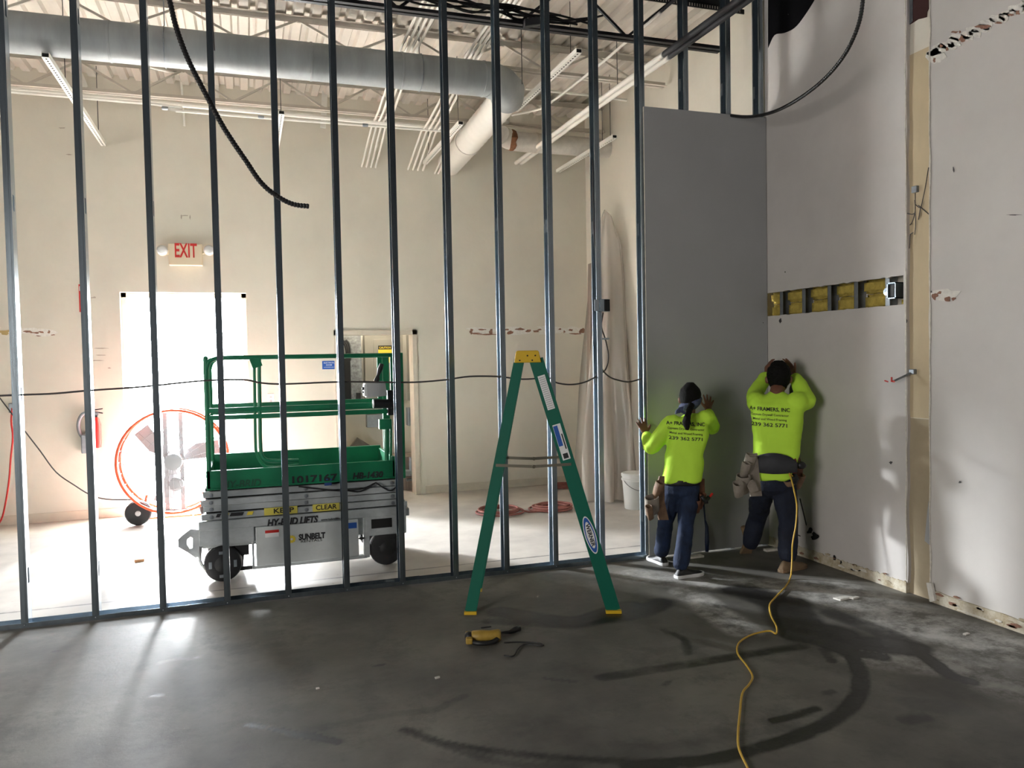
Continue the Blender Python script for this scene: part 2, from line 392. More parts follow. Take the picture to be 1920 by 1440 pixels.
panel('drywall_panel', [(YS-.05, .07)]+[(YS-.05, SZ0)]+[(SY1-(SY1-SY0)*i/40, SZ0+.004*noise.noise(V((i*.9, 3, 0)))*2) for i in range(41)]+[(4.15, SZ0)]+eL[::-1], XR, m_drywall, dw)
eU = ragged(4.135, SZ1, ZD, .007, 60, 5)
panel('drywall_panel', [(4.15, SZ1)]+[(SY0+(SY1-SY0)*i/40, SZ1+.005*noise.noise(V((i*.9, 8, 0)))*2) for i in range(41)]+[(YS-.05, SZ1), (YS-.05, ZD)]+eU[::-1], XR, m_drywall, dw)
bm = B(); bx(bm, XR, 4.137, SZ0, XR+.028, SY0, SZ1); obj('drywall_panel', bm, m_drywall, dw)
eR = ragged(3.955, .07, ZD, .008, 110, 9)
panel('drywall_panel', [(-5, ZD), (-5, .07)]+eR, XR+.004, m_drywall2, dw)
# black overspray high in the corner, white torn edges beside the strip
bm = B()
ov = [(1440, -60), (1560, -60), (1530, -5), (1508, 30), (1490, 52), (1470, 62), (1452, 66), (1440, 90)]
ov = smooth_pts([at(x, y, 'X', XR-.002) for x, y in ov], 4)
prism(bm, ov, (.0015, 0, 0)); obj('overspray', bm, mat('flat black overspray', (.008, .008, .009), 1, spec=0), dw)
for s, (y0, sd) in enumerate(((4.139, 3), (3.953, 7))):
    bm = B(); a = ragged(y0, .09, 4.6, .004, 100, sd); c = [(y+(1 if s == 0 else -1)*(.006+.014*abs(noise.noise(V((z*5, sd, 2))))), z) for y, z in a]
    prism(bm, [(XR-.003, y, z) for y, z in a+c[::-1]], (.006, 0, 0)); obj('torn_edge', bm, m_core, dw)
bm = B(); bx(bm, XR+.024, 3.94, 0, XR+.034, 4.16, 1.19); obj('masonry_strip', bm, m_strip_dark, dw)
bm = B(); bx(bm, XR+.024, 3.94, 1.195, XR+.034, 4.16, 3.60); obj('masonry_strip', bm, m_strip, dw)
bm = B(); pts = [at(x, y, 'X', XR+.022) for x, y in ((1702, -80), (1702, 48), (1712, 42), (1718, 38), (1721, 36), (1730, 34), (1737, 32), (1738, 22), (1743, 12), (1743, -80))]
prism(bm, pts, (.004, 0, 0)); obj('dark_opening', bm, mat('dark red steel', (.035, .006, .005), .7), dw)
bm = B(); pts = [at(x, y, 'X', XR+.019) for x, y in ((1702, -80), (1702, 47), (1707, 44), (1711, 40), (1711, -80))]; prism(bm, pts, (.003, 0, 0)); obj('steel_edge', bm, m_galvd, dw)
# crumbling base strip
bm = B()
for y0, y1 in ((4.14, 5.62), (-5, 3.95)):
    n = 120; top = [(y0+(y1-y0)*i/n, .075+.018*noise.noise(V((i*.5, y0, 4)))) for i in range(n+1)]
    prism(bm, [(XR-.008, y0, 0)]+[(XR-.008, y, z) for y, z in top]+[(XR-.008, y1, 0)], (.03, 0, 0))
struct('baseboard_right', bm, m_glue)
for n_ in range(34):
    y = random.choice((random.uniform(3.1, 3.9), random.uniform(4.2, 5.5)))
    bm = B(); z = random.uniform(.02, .09); r = random.uniform(.006, .02)
    prism(bm, [(XR-.013, y+r*2*math.cos(a)*random.uniform(.6, 1.2), z+r*.6*math.sin(a)*random.uniform(.6, 1.2)) for a in [2*PI*k/8 for k in range(8)]], (.006, 0, 0))
    obj('glue_spot', bm, random.choice((m_brown, m_strip_dark, m_core)), dw)

# ceiling decking, pitch 15 cm, white over the back room and black over the front one
def deck(name, y0, y1, m, zo=0):
    bm = B(); x = -5.0; prof = []
    while x < 4.6:
        prof += [(x, 0), (x+.075, 0), (x+.092, .04), (x+.135, .04)]; x += .1524
    a = [bm.verts.new((u, y0, ZD+v+zo)) for u, v in prof]; c = [bm.verts.new((u, y1, ZD+v+zo)) for u, v in prof]
    for i in range(len(a)-1): bm.faces.new((a[i], a[i+1], c[i+1], c[i]))
    return struct(name, bm, m)
deck('ceiling', 5.72, YW+.1, m_deck); deck('ceiling_front', -5, 5.72, m_black)
bm = B(); bx(bm, -5.2, -5.2, ZD+.06, 4.6, YW+.3, ZD+.2); struct('roof', bm, m_dark)
bm = B(); bx(bm, -5.2, -5.2, 0, -5, YW+.2, ZD+.2); struct('wall_left', bm, m_wall)
m_dim = mat('dark front room wall', (.07, .07, .075), .9)
bm = B(); bx(bm, -5.0, -5, 0, -4.98, 5.5, ZD+.05); struct('wall_left_front', bm, m_dim)
bm = B(); bx(bm, -5.2, -5.2, 0, 4.6, -5, ZD+.2); struct('wall_front', bm, m_dim)

# plaster scars
def blob(bm, f, u, v, ru, rv, seed, th=.002, n=14):
    pts = []
    for k in range(n):
        a = 2*PI*k/n; s = 1+.45*noise.noise(V((math.cos(a)*1.3+seed, math.sin(a)*1.3, seed*.7)))*2
        pts.append(f(u+ru*s*math.cos(a), v+rv*s*math.sin(a)))
    nrm = (pts[3]-pts[0]).cross(pts[6]-pts[0]); nrm.normalize()
    if nrm.dot(EYE-pts[0]) < 0: nrm = -nrm
    prism(bm, pts, nrm*th)
def pixblobs(name, m, lst, axis, val, parent, th=.002):
    for i, (u, v, ru, rv) in enumerate(lst):
        bm = B(); blob(bm, lambda a, c: at(a, c, axis, val), u, v, ru, rv, u*.37+v*.11+i, th); obj(name, bm, m, parent)
YB = YW-.001
pixblobs('plaster_patch', m_plaster, [(910, 620, 30, 7), (970, 620, 34, 7), (1035, 620, 32, 7), (1080, 620, 22, 7), (30, 622, 34, 6), (80, 624, 26, 6), (-20, 621, 30, 7)], 'Y', YB, wall_back, .001)
pixblobs('torn_paper', m_brown, [(884, 621, 3, 5), (893, 625, 9, 1.5), (905, 618, 8, 1.5), (921, 622, 3, 5), (915, 627, 16, 1.2), (948, 618, 8, 1.6), (957, 624, 5, 4), (974, 617, 7, 2), (990, 621, 5, 2.6), (1004, 621, 6, 2), (1012, 618, 5, 1.4), (1036, 620, 4, 3), (1049, 617, 3, 1.2), (1058, 622, 2, 2), (1070, 619, 4, 2), (1080, 626, 10, 1.6), (1092, 620, 5, 4.5), (1100, 617, 2, 5), (50, 622, 8, 2), (66, 624, 8, 1.4), (78, 623, 5, 1.8), (92, 622, 2.5, 2.5), (72, 630, 4, 1), (100, 628, 3, 1)], 'Y', YB-.001, wall_back, .0012)
pixblobs('yellowed_glue', mat('yellowed glue', (.45, .33, .14), .9), [(8, 622, 14, 4)], 'Y', YB-.001, wall_back, .0012)
pixblobs('scuff', mat('grey scuff', (.42, .36, .30), .9), [(188, 653, 14, .8), (188, 666, 12, .8), (184, 676, 10, .8), (176, 558, 4, 1.5), (205, 690, 3, 1), (346, 404, 8, 1), (340, 408, 1, 5), (356, 408, 1, 4), (116, 240, 6, 1), (130, 290, 5, 1)], 'Y', YB-.0005, wall_back, .0008)
pixblobs('plaster_patch', m_plaster, [(1752+i*12, 98-i*6.3+random.uniform(-2, 2), 13+random.uniform(-2, 4), 6.5+random.uniform(-1, 3)) for i in range(16)]+[(1773, 553, 23, 12), (1755, 107, 14, 14)], 'X', XR+.002, dw, .002)
pixblobs('torn_paper', m_brown, [(1804, 73, 6, 5), (1843, 50, 14, 4), (1872, 43, 8, 2.5), (1895, 28, 5, 2), (1908, 24, 4, 4), (1764, 86, 3, 3), (1776, 92, 2.5, 3), (1752, 113, 2, 6), (1790, 60, 6, 2), (1752, 556, 6, 6), (1762, 548, 4, 4), (1775, 560, 6, 4), (1788, 560, 4, 3), (1800, 60, 2, 2)], 'X', XR-.0005, dw, .002)
pixblobs('wall_mark', m_wire, [(1788, 318, 1.5, 4), (1900, 403, 14, .8), (1463, 602, 2, 4), (1746, 547, 1.5, 1.5), (1670, 868, 3, 3), (1472, 510, 1.5, 1), (1478, 27, 1, 1), (1800, 904, 2, 2), (1700, 602, 1.5, 3)], 'X', XR-.001, dw, .001)
pixblobs('wall_hole', m_dark, [(1528, 1006, 8, 7), (1518, 995, 5, 5), (1564, 1046, 3, 4), (1577, 1055, 2, 3), (1610, 1070, 5, 1.5)], 'X', XR-.0085, dw, .0008)
# insulation slot
for i, x in enumerate((1466, 1508, 1556, 1606, 1665)):
    p = at(x, 560, 'X', XR+.05); bm = B()
    bx(bm, XR+.045, p.y-.02, SZ0-.02, XR+.047, p.y+.02, SZ1+.02); bx(bm, XR+.045, p.y+.018, SZ0-.02, XR+.15, p.y+.02, SZ1+.02)
    obj('slot_stud', bm, m_galvd, dw)
ys = [5.64]+[at(x, 560, 'X', XR+.07).y for x in (1466, 1508, 1556, 1606, 1665)]+[4.12]
for i, (a, c) in enumerate(zip(ys, ys[1:])):
    for k, (z0, z1) in enumerate(((SZ0-.01, SZ0+.10), (SZ0+.105, SZ1+.01))):
        y1 = a-.022-(.035 if i in (1, 2, 3, 4) else -.06)+.012*k; y0 = c+.006
        if i == 5:
            if k: continue
            y0, y1, z1 = c+.02, a-.09, SZ0+.06
        bm = B(); bx(bm, XR+.08, y0, z0, XR+.15, y1, z1)
        bmesh.ops.bevel(bm, geom=bm.edges[:], offset=.02, segments=2, affect='EDGES')
        bmesh.ops.subdivide_edges(bm, edges=[e for e in bm.edges if e.calc_length() > .05], cuts=4, use_grid_fill=True)
        for v in bm.verts: v.co += V((.012, .012, .008))*noise.noise(v.co*18)
        obj('insulation_batt', bm, m_insul, dw, smooth=True)

# ------------------------------------------------------------------ stud framing
fr = thing('stud_framing', 'galvanised steel stud wall framing with bottom track crossing the whole room', 'stud wall', (0, YS, 0))
YF0, YF1 = YS-.046, YS+.046
bm = B()
for z0, z1 in ((0, .27), (.37, 1.42), (1.52, 2.62), (2.72, 3.82), (3.92, 4.69)): bx(bm, .019, -.046, z0, .0205, .046, z1)
for z0, z1 in ((.27, .37), (1.42, 1.52), (2.62, 2.72), (3.82, 3.92)):
    bx(bm, .019, -.046, z0, .0205, -.018, z1); bx(bm, .019, .018, z0, .0205, .046, z1)
for s in (-1, 1):
    bx(bm, -.0205, s*.046-.0008, 0, .0205, s*.046+.0008, 4.69); bx(bm, -.0205, s*.040-.005, 0, -.0190, s*.040+.005, 4.69)
    bx(bm, .004, s*.0475-.0008, 0, .008, s*.0475+.0008, 4.69)   # pressed rib of the flange
stud_me = None; studs = []
for k in range(-1, 15):
    x = -1.371+.4013*k
    if k == 14: x = 4.165
    if stud_me is None:
        o = obj('stud', bm, m_galv, fr, rel=False); stud_me = o.data
    else:
        o = bpy.data.objects.new('stud', stud_me); COL.objects.link(o); o.parent = fr; ORG[o.name] = ORG[fr.name]
    o.location = (x, 0, .002); studs.append(o)
def track(name, x0, x1, dy=0, dz=0):
    bm = B(); a, c = YF0-.003+dy, YF1+.003+dy
    bx(bm, x0, a, dz, x1, c, .0015+dz); bx(bm, x0, a-.0015, dz, x1, a, .03+dz); bx(bm, x0, c, dz, x1, c+.0015, .03+dz)
    return obj(name, bm, m_galv, fr)
track('bottom_track', -4.9, -.83); track('bottom_track', -.85, 1.18, .002, .0016); track('bottom_track', 1.16, 3.07)
bm = B(); bx(bm, -4.9, YF0-.004, ZD-.05, 4.2, YF0-.0025, ZD-.002); bx(bm, -4.9, YF1+.0025, ZD-.05, 4.2, YF1+.004, ZD-.002); bx(bm, -4.9, YF0-.004, ZD-.005, 4.2, YF1+.004, ZD-.002)
obj('top_track', bm, m_galvd, fr)
bm = B()
for k in range(12):
    x = -1.371+.4013*k; lathe(bm, (x, YF0-.005, .016), [(.001, -.003), (.004, -.002), (.004, 0)], 'Y', 8)
obj('track_screws', bm, m_galvd, fr)['kind'] = 'stuff'

# new drywall sheet
o = obj('drywall_sheet', (lambda bm: (bx(bm, 3.045, YF0-.022, .012, 4.196, YF0-.006, 3.62), bm)[1])(B()), m_board, bevel=.003)
tag(o, 'tall new grey drywall sheet held against the studs in the corner', 'drywall sheet')
bm = B(); obx(bm, (3.0445, YF0-.014, 1.816), (.0008, 0, 0), (0, .0078, 0), (0, 0, 1.80)); obj('paper_edge', bm, m_core, o)
for z in (.5, .95, 1.37, 1.9):
    bm = B(); lathe(bm, (4.15, YF0-.0225, z), [(.001, -.001), (.004, -.001), (.004, 0)], 'Y', 8); obj('screw', bm, m_print, o)

# ------------------------------------------------------------------ ceiling steel
def joist(label, y, zt, zb, m, x0, x1, phase, r=.011, rods=True, panel_=.61):
    t = thing('bar_joist', label, 'joist', ((x0+x1)/2, y, zb), 'bar joists under the roof deck')
    for nm, z, s in (('top_chord', zt, -1), ('bottom_chord', zb, 1)):
        bm = B()
        for q in (-1, 1):
            bx(bm, x0, y+q*.012-.002, min(z, z+s*.04), x1, y+q*.012+.002, max(z, z+s*.04))
            bx(bm, x0, min(y+q*.012, y+q*.05), z-.002, x1, max(y+q*.012, y+q*.05), z+.002)
        obj(nm, bm, m, t)
    x = x0+phase
    while x+panel_/2 < x1:
        for a, c in (((x, zb+.02), (x+panel_/2, zt-.02)), ((x+panel_/2, zt-.02), (x+panel_, zb+.02))):
            if c[0] > x1: continue
            bm = B(); bar(bm, (a[0], y, a[1]), (c[0], y, c[1]), .02, .02); obj('web_bar', bm, m, t)
        x += panel_
    return t
m_jblack = mat('black joist paint', (.012, .012, .014), .55)
joist('black painted steel bar joist just behind the top of the studs', 5.90, 4.68, 4.25, m_jblack, -4.9, 3.95, .35, panel_=.95)
joist('white painted bar joist directly above the big round duct', 7.25, 4.68, 4.41, m_joist, -4.9, 4.18, .2, panel_=.95)
joist('white painted bar joist nearest to the cream end wall', 8.8, 4.68, 4.36, m_joist, -4.9, 4.22, .1, panel_=.95)
# duct
t = thing('round_duct', 'large white painted round air duct under the roof that bends towards the end wall', 'duct', (0, 7.0, 4.06))
R_ = .155; zc = 4.215
bm = B(); tube(bm, [(-4.95, 7, zc), (-2, 7, zc), (0, 7, zc), (2.20, 7, zc)], R_, 32); obj('duct_run', bm, m_duct, t, smooth='auto')
for x in (-1.72, -.95, -.18, .6, 1.38, 2.14):
    bm = B(); lathe(bm, (x, 7, zc), [(R_, -.01), (R_+.005, -.008), (R_+.005, .008), (R_, .01)], 'X', 32); obj('duct_seam', bm, m_duct, t, smooth='auto')
bm = B(); pts = [(2.20+.26*math.sin(a), 7+.26*(1-math.cos(a)), zc-.06*a/1.57) for a in [i*PI/2/3 for i in range(4)]]
tube(bm, pts, R_+.006, 32); obj('elbow', bm, m_duct, t, smooth='auto')
bm = B(); pts = []; rr = []
p0, p1 = V((2.46, 7.24, zc-.05)), V((2.42, YW+.05, 4.02))
for i in range(70): pts.append(p0.lerp(p1, i/69)); rr.append(.142+(.004 if i % 4 == 0 else 0))
tube(bm, pts, rr, 32); obj('spiral_branch', bm, m_duct2, t, smooth=True)
bm = B(); q_ = p0.lerp(p1, .62); tube(bm, [q_+V((0, -.02, .002)), q_+V((0, .02, -.002))], .152, 32); obj('duct_collar', bm, m_duct2, t, smooth='auto')
for x in (-3.0, -.55, 1.55):
    bm = B(); tube(bm, [(x, 7.0, zc+R_-.01), (x, 7.0, 4.68)], .004, 6); tube(bm, [(x, 7+(R_+.004)*math.cos(a), zc+(R_+.004)*math.sin(a)) for a in [2*PI*k/24 for k in range(25)]], .004, 6); obj('hanger_strap', bm, m_galvd, t)
# insulated pipe on the right
t = thing('insulated_pipe', 'thick white wrapped pipe with a torn open end near the round duct', 'pipe', (3.7, 8.7, 4.0))
bm = B(); pts = [(2.86, 8.66, 4.20), (2.90, 8.68, 4.19), (3.0, 8.7, 4.165), (3.15, 8.7, 4.155), (3.7, 8.7, 4.155), (4.24, 8.7, 4.15)]
tube(bm, smooth_pts(pts, 4), .112, 24); obj('pipe_wrap', bm, m_wrap, t, smooth='auto')
bm = B(); lathe(bm, (2.99, 8.695, 4.165), [(.118, -.03), (.124, -.01), (.12, .02), (.115, .03)], 'X', 16)
for v in bm.verts: v.co += V((.03, .006, .006))*noise.noise(v.co*30)
obj('torn_insulation', bm, m_rust, t)
bm = B(); tube(bm, [(2.89, 8.675, 4.36), (2.92, 8.68, 4.62)], .07, 16); obj('riser', bm, m_wrap, t, smooth='auto')
for x in (3.3, 4.0):
    bm = B(); lathe(bm, (x, 8.7, 4.155), [(.113, -.012), (.117, -.01), (.117, .01), (.113, .012)], 'X', 24); obj('pipe_band', bm, m_joist, t)

# conduits running from the end wall to the front
def conduit(label, group, pts, r=.0135, m=m_cond, name='conduit', cat='conduit', n=8, sub=3):
    bm = B(); tube(bm, smooth_pts(pts, sub) if len(pts) > 2 else pts, r, n)
    return tag(obj(name, bm, m, smooth='auto'), label, cat, group)
rank = ['first', 'second', 'third', 'fourth']
for i in range(4):
    xa = 1.354+i*.054; xb = 1.405+i*.052; xc = 1.40+i*.048
    pts = [(xa, YW+.02, 3.93), (xa+.005, YW-.03, 3.945), (xb-.005, 8.86, 4.25), (xb, 8.74, 4.275), (xb, 8.4, 4.28), (xc, 7.0, 4.45), (xc, 5.0, 4.45)]
    conduit(f'{rank[i]} white conduit from the exit door side, bundle bending down into end wall', 'white conduits of the bundle nearer the exit door', pts, .0125)
    xa = 1.906+i*.060; xb = 1.951+i*.056; xc = 2.02+i*.042
    if i < 4:
        pts = [(xa, YW+.02, 3.925), (xa+.004, YW-.03, 3.94), (xb-.004, 8.86, 4.19), (xb, 8.74, 4.22), (xb, 8.4, 4.225), (xc, 7.2, 4.46), (xc, 5.0, 4.46)]
        conduit(f'{rank[i]} white conduit from the exit door side, bundle beside the spiral duct', 'white conduits of the bundle beside the spiral duct', pts, .0125)
for i, x in enumerate((2.235, 2.275)):
    conduit(f'{"nearer" if i else "farther"} of two short white conduits emerging below the spiral duct end', 'two conduits under the spiral duct', [(x, YW+.02, 3.90), (x+.004, YW-.03, 3.91), (x+.05, 8.9, 4.12), (x+.06, 8.5, 4.2)], .012)
for i, x in enumerate((3.29, 3.36)):
    conduit(('outer' if i else 'inner')+' of two thick white pipes with black ends running above the drywall sheet', 'two thick pipes running front to back', [(x-.01, YW+.03, 4.085), (x, 7, 4.10), (x+.02, 4.9, 4.10), (x+.03, -2, 4.12)], .024, n=12)
q = [at(960, 216, 'Y', 8.3), at(1010, 205, 'Y', 7.9), at(1032, 193, 'Y', 7.6), at(1116, 128, 'Y', 6.75), at(1190, 65, 'Y', 6.1), at(1262, 2, 'Y', 5.62), at(1300, -32, 'Y', 5.4)]
conduit('single thin white conduit with a kink, crossing between the ducts', None, q, .012)
q = [(-4.9, 8.72, 4.33), (2.22, 8.72, 4.25)]
conduit('upper long horizontal conduit run high along the end wall', 'long horizontal conduit runs', q, .026, m_chan)
conduit('lower bright steel conduit run with grey couplings under the joist', 'long horizontal conduit runs', [(-4.9, 8.66, 4.27), (-.8, 8.66, 4.25), (-.6, 8.66, 4.20), (2.15, 8.66, 4.20)], .014, m_chan)
for x in (-.7, .22, 1.3):
    bm = B(); lathe(bm, (x, 8.66, 4.215 if x < 0 else 4.20), [(.016, -.03), (.018, -.02), (.018, .02), (.016, .03)], 'X', 10)
    tag(obj('conduit_coupling', bm, m_galvd), {-.7: 'grey conduit coupling nearest the left frame edge on the thin run', .22: 'grey coupling on thin conduit run above the exit sign', 1.3: 'grey coupling on thin conduit run near the first conduit bundle'}[x], 'coupling', 'couplings on the thin run')
conduit('short white pipe with an elbow dropping down the end wall near the exit sign', None, [at(x, y, 'Y', y_) for x, y, y_ in ((280, 126, 8.2), (310, 133, 8.5), (335, 139, 9.2), (340, 160, 9.3), (342, 185, 9.33), (346, 236, 9.34))], .012, m_chan, 'drop_pipe', 'pipe')
conduit('twin steel conduit run along the deck beyond the duct elbow', 'long horizontal conduit runs', [at(985, 166, 'Y', 8.2), at(1100, 178, 'Y', 8.2), at(1190, 190, 'Y', 8.2)], .016, m_chan)

# slotted channels hanging from the deck
def channel(label, x, y0, y1, z, rods):
    t = thing('slotted_channel', label, 'metal channel', (x, (y0+y1)/2, z), 'white slotted channels under the deck')
    bm = B(); w2 = .026
    bx(bm, x-w2, y0, z, x-w2+.002, y1, z+.04); bx(bm, x+w2-.002, y0, z, x+w2, y1, z+.04)
    obj('channel_body', bm, m_chan, t)
    bm = B(); bx(bm, x-w2, y0, z, x-.007, y1, z+.002); bx(bm, x+.007, y0, z, x+w2, y1, z+.002)
    y = y0
    while y < y1-.03: bx(bm, x-.007, y, z, x+.007, y+.022, z+.002); y += .05
    obj('slotted_face', bm, m_chan, t)
    bm = B(); bx(bm, x-w2+.004, y0+.004, z+.01, x+w2-.004, y1, z+.032); obj('channel_inside', bm, m_dark, t)
    for ry in rods:
        bm = B(); tube(bm, [(x, ry, z+.03), (x, ry, 4.69)], .0035, 6); obj('hanger_rod', bm, m_wire, t)
channel('white slotted channel hanging above the red sign by the exit door', -1.36, 6.75, 9.30, 3.96, (7.45, 9.0))
channel('short white slotted channel on a rod above the blue notice', .385, 7.77, 9.30, 3.98, (7.9,))
channel('white slotted channel hanging just beside the spiral duct', 2.10, 7.65, 9.32, 3.98, (7.75, 9.1))
channel('white slotted channel hanging under the insulated pipe', 3.82, 7.69, 9.32, 3.98, (7.8, 8.0))
channel('white slotted channel close to the deck beyond the duct elbow', 2.72, 6.12, 7.75, 4.19, (6.3,))
bm = B(); p = at(1340, 14, 'Z', 4.62); bx(bm, 2.9, p.y, 4.60, 4.2, p.y+.01, 4.64)
t = tag(obj('slotted_angle', bm, m_jblack), 'black slotted steel angle running under the black deck near the corner', 'steel angle')
bm = B(); x = 3.0
while x < 4.15: bx(bm, x, p.y-.001, 4.608, x+.008, p.y, 4.632); x += .025
obj('slots', bm, m_joist, t)['kind'] = 'stuff'
for (x, y0, y1, yy, lab) in ((976, 20, 158, 6.9, 'thin black hanger rod over the duct elbow'), (1155, 58, 165, 7.0, 'thin threaded rod hanging free of the joist')):
    bm = B(); tube(bm, [at(x, y0-40, 'Y', yy), at(x+3, y1, 'Y', yy)], .004, 6); tag(obj('hanger_rod', bm, m_wire), lab, 'rod')
# white wall braces seen high on the end wall
for i, (a, c) in enumerate((((610, 150), (606, 240)), ((404, 130), (406, 190)), ((150, 140), (160, 165)))):
    bm = B(); bar(bm, at(*a, 'Y', 9.3), at(*c, 'Y', 9.3), .06, .03, (0, 1, 0)); tag(obj('wall_brace', bm, m_chan), ['white flat brace on the end wall above the blue notice', 'white flat brace on the end wall right above exit sign', 'short white flat brace above the red sign'][i], 'brace')
# cables lying on the black joist
bm = B()
for k in range(7):
    x0 = .8+.05*k; pts = [(x0+.28*j+random.uniform(-.04, .04), 5.86+random.uniform(-.03, .06), 4.30+random.uniform(0, .10)) for j in range(7)]
    tube(bm, smooth_pts(pts, 4), .009, 6)
for v in bm.verts: pass
tag(obj('cable_tangle', bm, m_blackc), 'tangle of black cables lying along the black joist', 'cables')['kind'] = 'stuff'
bm = B(); obx(bm, at(1000, 42, 'Y', 5.84), (.08, 0, .02), (0, .03, 0), (0, 0, .03)); tag(obj('cable_clamp_box', bm, m_jblack, bevel=.006), 'small black box strapped under the black joist', 'box')

# ------------------------------------------------------------------ things on the end wall
p = at(347, 477, 'Y', 9.34)
t = thing('exit_sign', 'cream exit sign with red letters and two emergency lamp heads above the doorway', 'exit sign', p)
a, c = at(315, 456, 'Y', 9.3), at(380, 498, 'Y', 9.3)
bm = B(); bx(bm, a.x, 9.3, c.z, c.x, YW-.001, a.z); obj('housing', bm, m_exit, t, bevel=.008)
text('lettering', 'EXIT', .215, at(348, 471, 'Y', 9.298), X_, Z_, m_red, t, bold=.02, width=.225)
for x in (304, 392):
    c = at(x, 469, 'Y', 9.28); bm = B(); lathe(bm, c, [(.02, .06), (.05, .05), (.062, .02), (.062, 0)], 'Y', 20); o = obj('lamp_head', bm, m_exit, t, smooth='auto')
    bm = B(); lathe(bm, c, [(.002, -.018), (.035, -.014), (.058, 0)], 'Y', 20); obj('lamp_lens', bm, m_glass, o, smooth=True)
    bm = B(); tube(bm, [c+V((0, .05, -.02)), V((p.x+(.17 if x > 350 else -.17), 9.34, c.z-.03))], .014, 8); obj('lamp_arm', bm, m_exit, t)
a, c = at(147, 533, 'Y', 9.37), at(164, 585, 'Y', 9.37)
bm = B(); bx(bm, a.x, 9.37, c.z, c.x+.02, YW-.001, a.z); t = tag(obj('fire_sign', bm, m_red), 'narrow red and white sign fixed left of the doorway', 'sign')
bm = B(); bx(bm, a.x+.006, 9.3685, a.z-.07, c.x, 9.37, a.z-.02); obj('white_field', bm, m_whites, t)
bm = B(); prism(bm, [(a.x+.01, 9.3685, c.z+.05), (a.x+.05, 9.3685, c.z+.05), (a.x+.05, 9.3685, c.z+.09)], (0, .0014, 0)); obj('white_arrow', bm, m_whites, t)
a, c = at(604, 677, 'Y', 9.37), at(629, 692, 'Y', 9.37)
bm = B(); bx(bm, a.x, 9.374, c.z, c.x, YW-.001, a.z); t = tag(obj('notice', bm, m_blue), 'small blue notice with white lines pasted beside the closet doorway', 'notice')
for i, (s, z) in enumerate((('ELECTRICAL', .022), ('ROOM', .048), ('AUTHORIZED ONLY', .074))):
    text('lettering', s, .022 if i < 2 else .013, (a.x+.078, 9.3735, a.z-z), X_, Z_, m_whites, t, bold=.01)
c = at(508, 748, 'Y', 9.37); bm = B(); bx(bm, c.x-.038, 9.372, c.z-.06, c.x+.038, YW-.001, c.z+.06); t = tag(obj('wall_outlet', bm, m_whites, bevel=.003), 'white outlet plate on the end wall between exit and closet', 'outlet')
for dz in (-.022, .022): bm = B(); lathe(bm, (c.x, 9.3725, c.z+dz), [(.002, -.002), (.014, -.002), (.014, 0)], 'Y', 12); obj('socket', bm, m_grey, t)
# shut-off with flexible pipe left of the exit doorway
p = at(158, 800, 'Y', 9.3); t = thing('conduit_loop', 'grey hooked conduit with fittings on the wall left of the doorway', 'conduit', p)
bm = B(); tube(bm, smooth_pts([at(x, y, 'Y', 9.30) for x, y in ((185, 776), (165, 774), (153, 779), (147, 795), (150, 812), (158, 824), (160, 838))], 4), .020, 10); obj('hook_pipe', bm, m_galvd, t, smooth='auto')
c = at(163, 832, 'Y', 9.3); bm = B(); bx(bm, c.x-.05, 9.26, c.z-.10, c.x+.05, YW, c.z+.10); obj('fitting_box', bm, m_galvd, t, bevel=.01)
p = at(181, 805, 'Y', 9.3); t = thing('fire_extinguisher', 'small red extinguisher hanging on the wall between the doorway and the hooked conduit', 'fire extinguisher', p)
bm = B(); lathe(bm, (p.x, 9.3, p.z-.20), [(.01, 0), (.04, .01), (.045, .05), (.045, .25), (.03, .31), (.015, .33)], 'Z', 16); obj('cylinder_body', bm, m_red, t, smooth='auto')
bm = B(); obx(bm, (p.x, 9.3, p.z+.15), (.012, 0, 0), (0, .012, 0), (0, 0, .02)); obx(bm, (p.x+.02, 9.3, p.z+.18), (.045, 0, -.01), (0, .01, 0), (0, 0, .006)); obx(bm, (p.x+.01, 9.3, p.z+.21), (.055, 0, .008), (0, .01, 0), (0, 0, .006)); obj('valve_handle', bm, m_blackp, t)
c = at(23, 765, 'Y', 9.35); bm = B(); bx(bm, c.x-.03, 9.33, c.z-.05, c.x+.03, YW, c.z+.05); tag(obj('hose_bib_plate', bm, m_galvd, bevel=.006), 'small metal plate on the wall where the red cord hangs', 'wall plate')
bm = B(); tube(bm, smooth_pts([at(x, y, 'Y', 9.3) for x, y in ((23, 765), (21, 790), (24, 820), (20, 860), (17, 900), (10, 945), (2, 975), (-14, 995))], 4), .009, 6); tag(obj('red_cord', bm, m_red, smooth=True), 'red cord hanging down the end wall beside the leftmost stud', 'cord')
bm = B(); tube(bm, smooth_pts([at(x, y, 'Y', yy) for x, y, yy in ((-20, 720, 9.2), (48, 810, 9.1), (75, 845, 9.1), (105, 885, 9.05), (140, 910, 9.0), (170, 928, 9), (200, 936, 8.95), (250, 937, 8.85))], 4), .007, 6); tag(obj('power_cord', bm, m_wire, smooth=True), 'dark cord swooping down the end wall to the drum fan', 'cord')

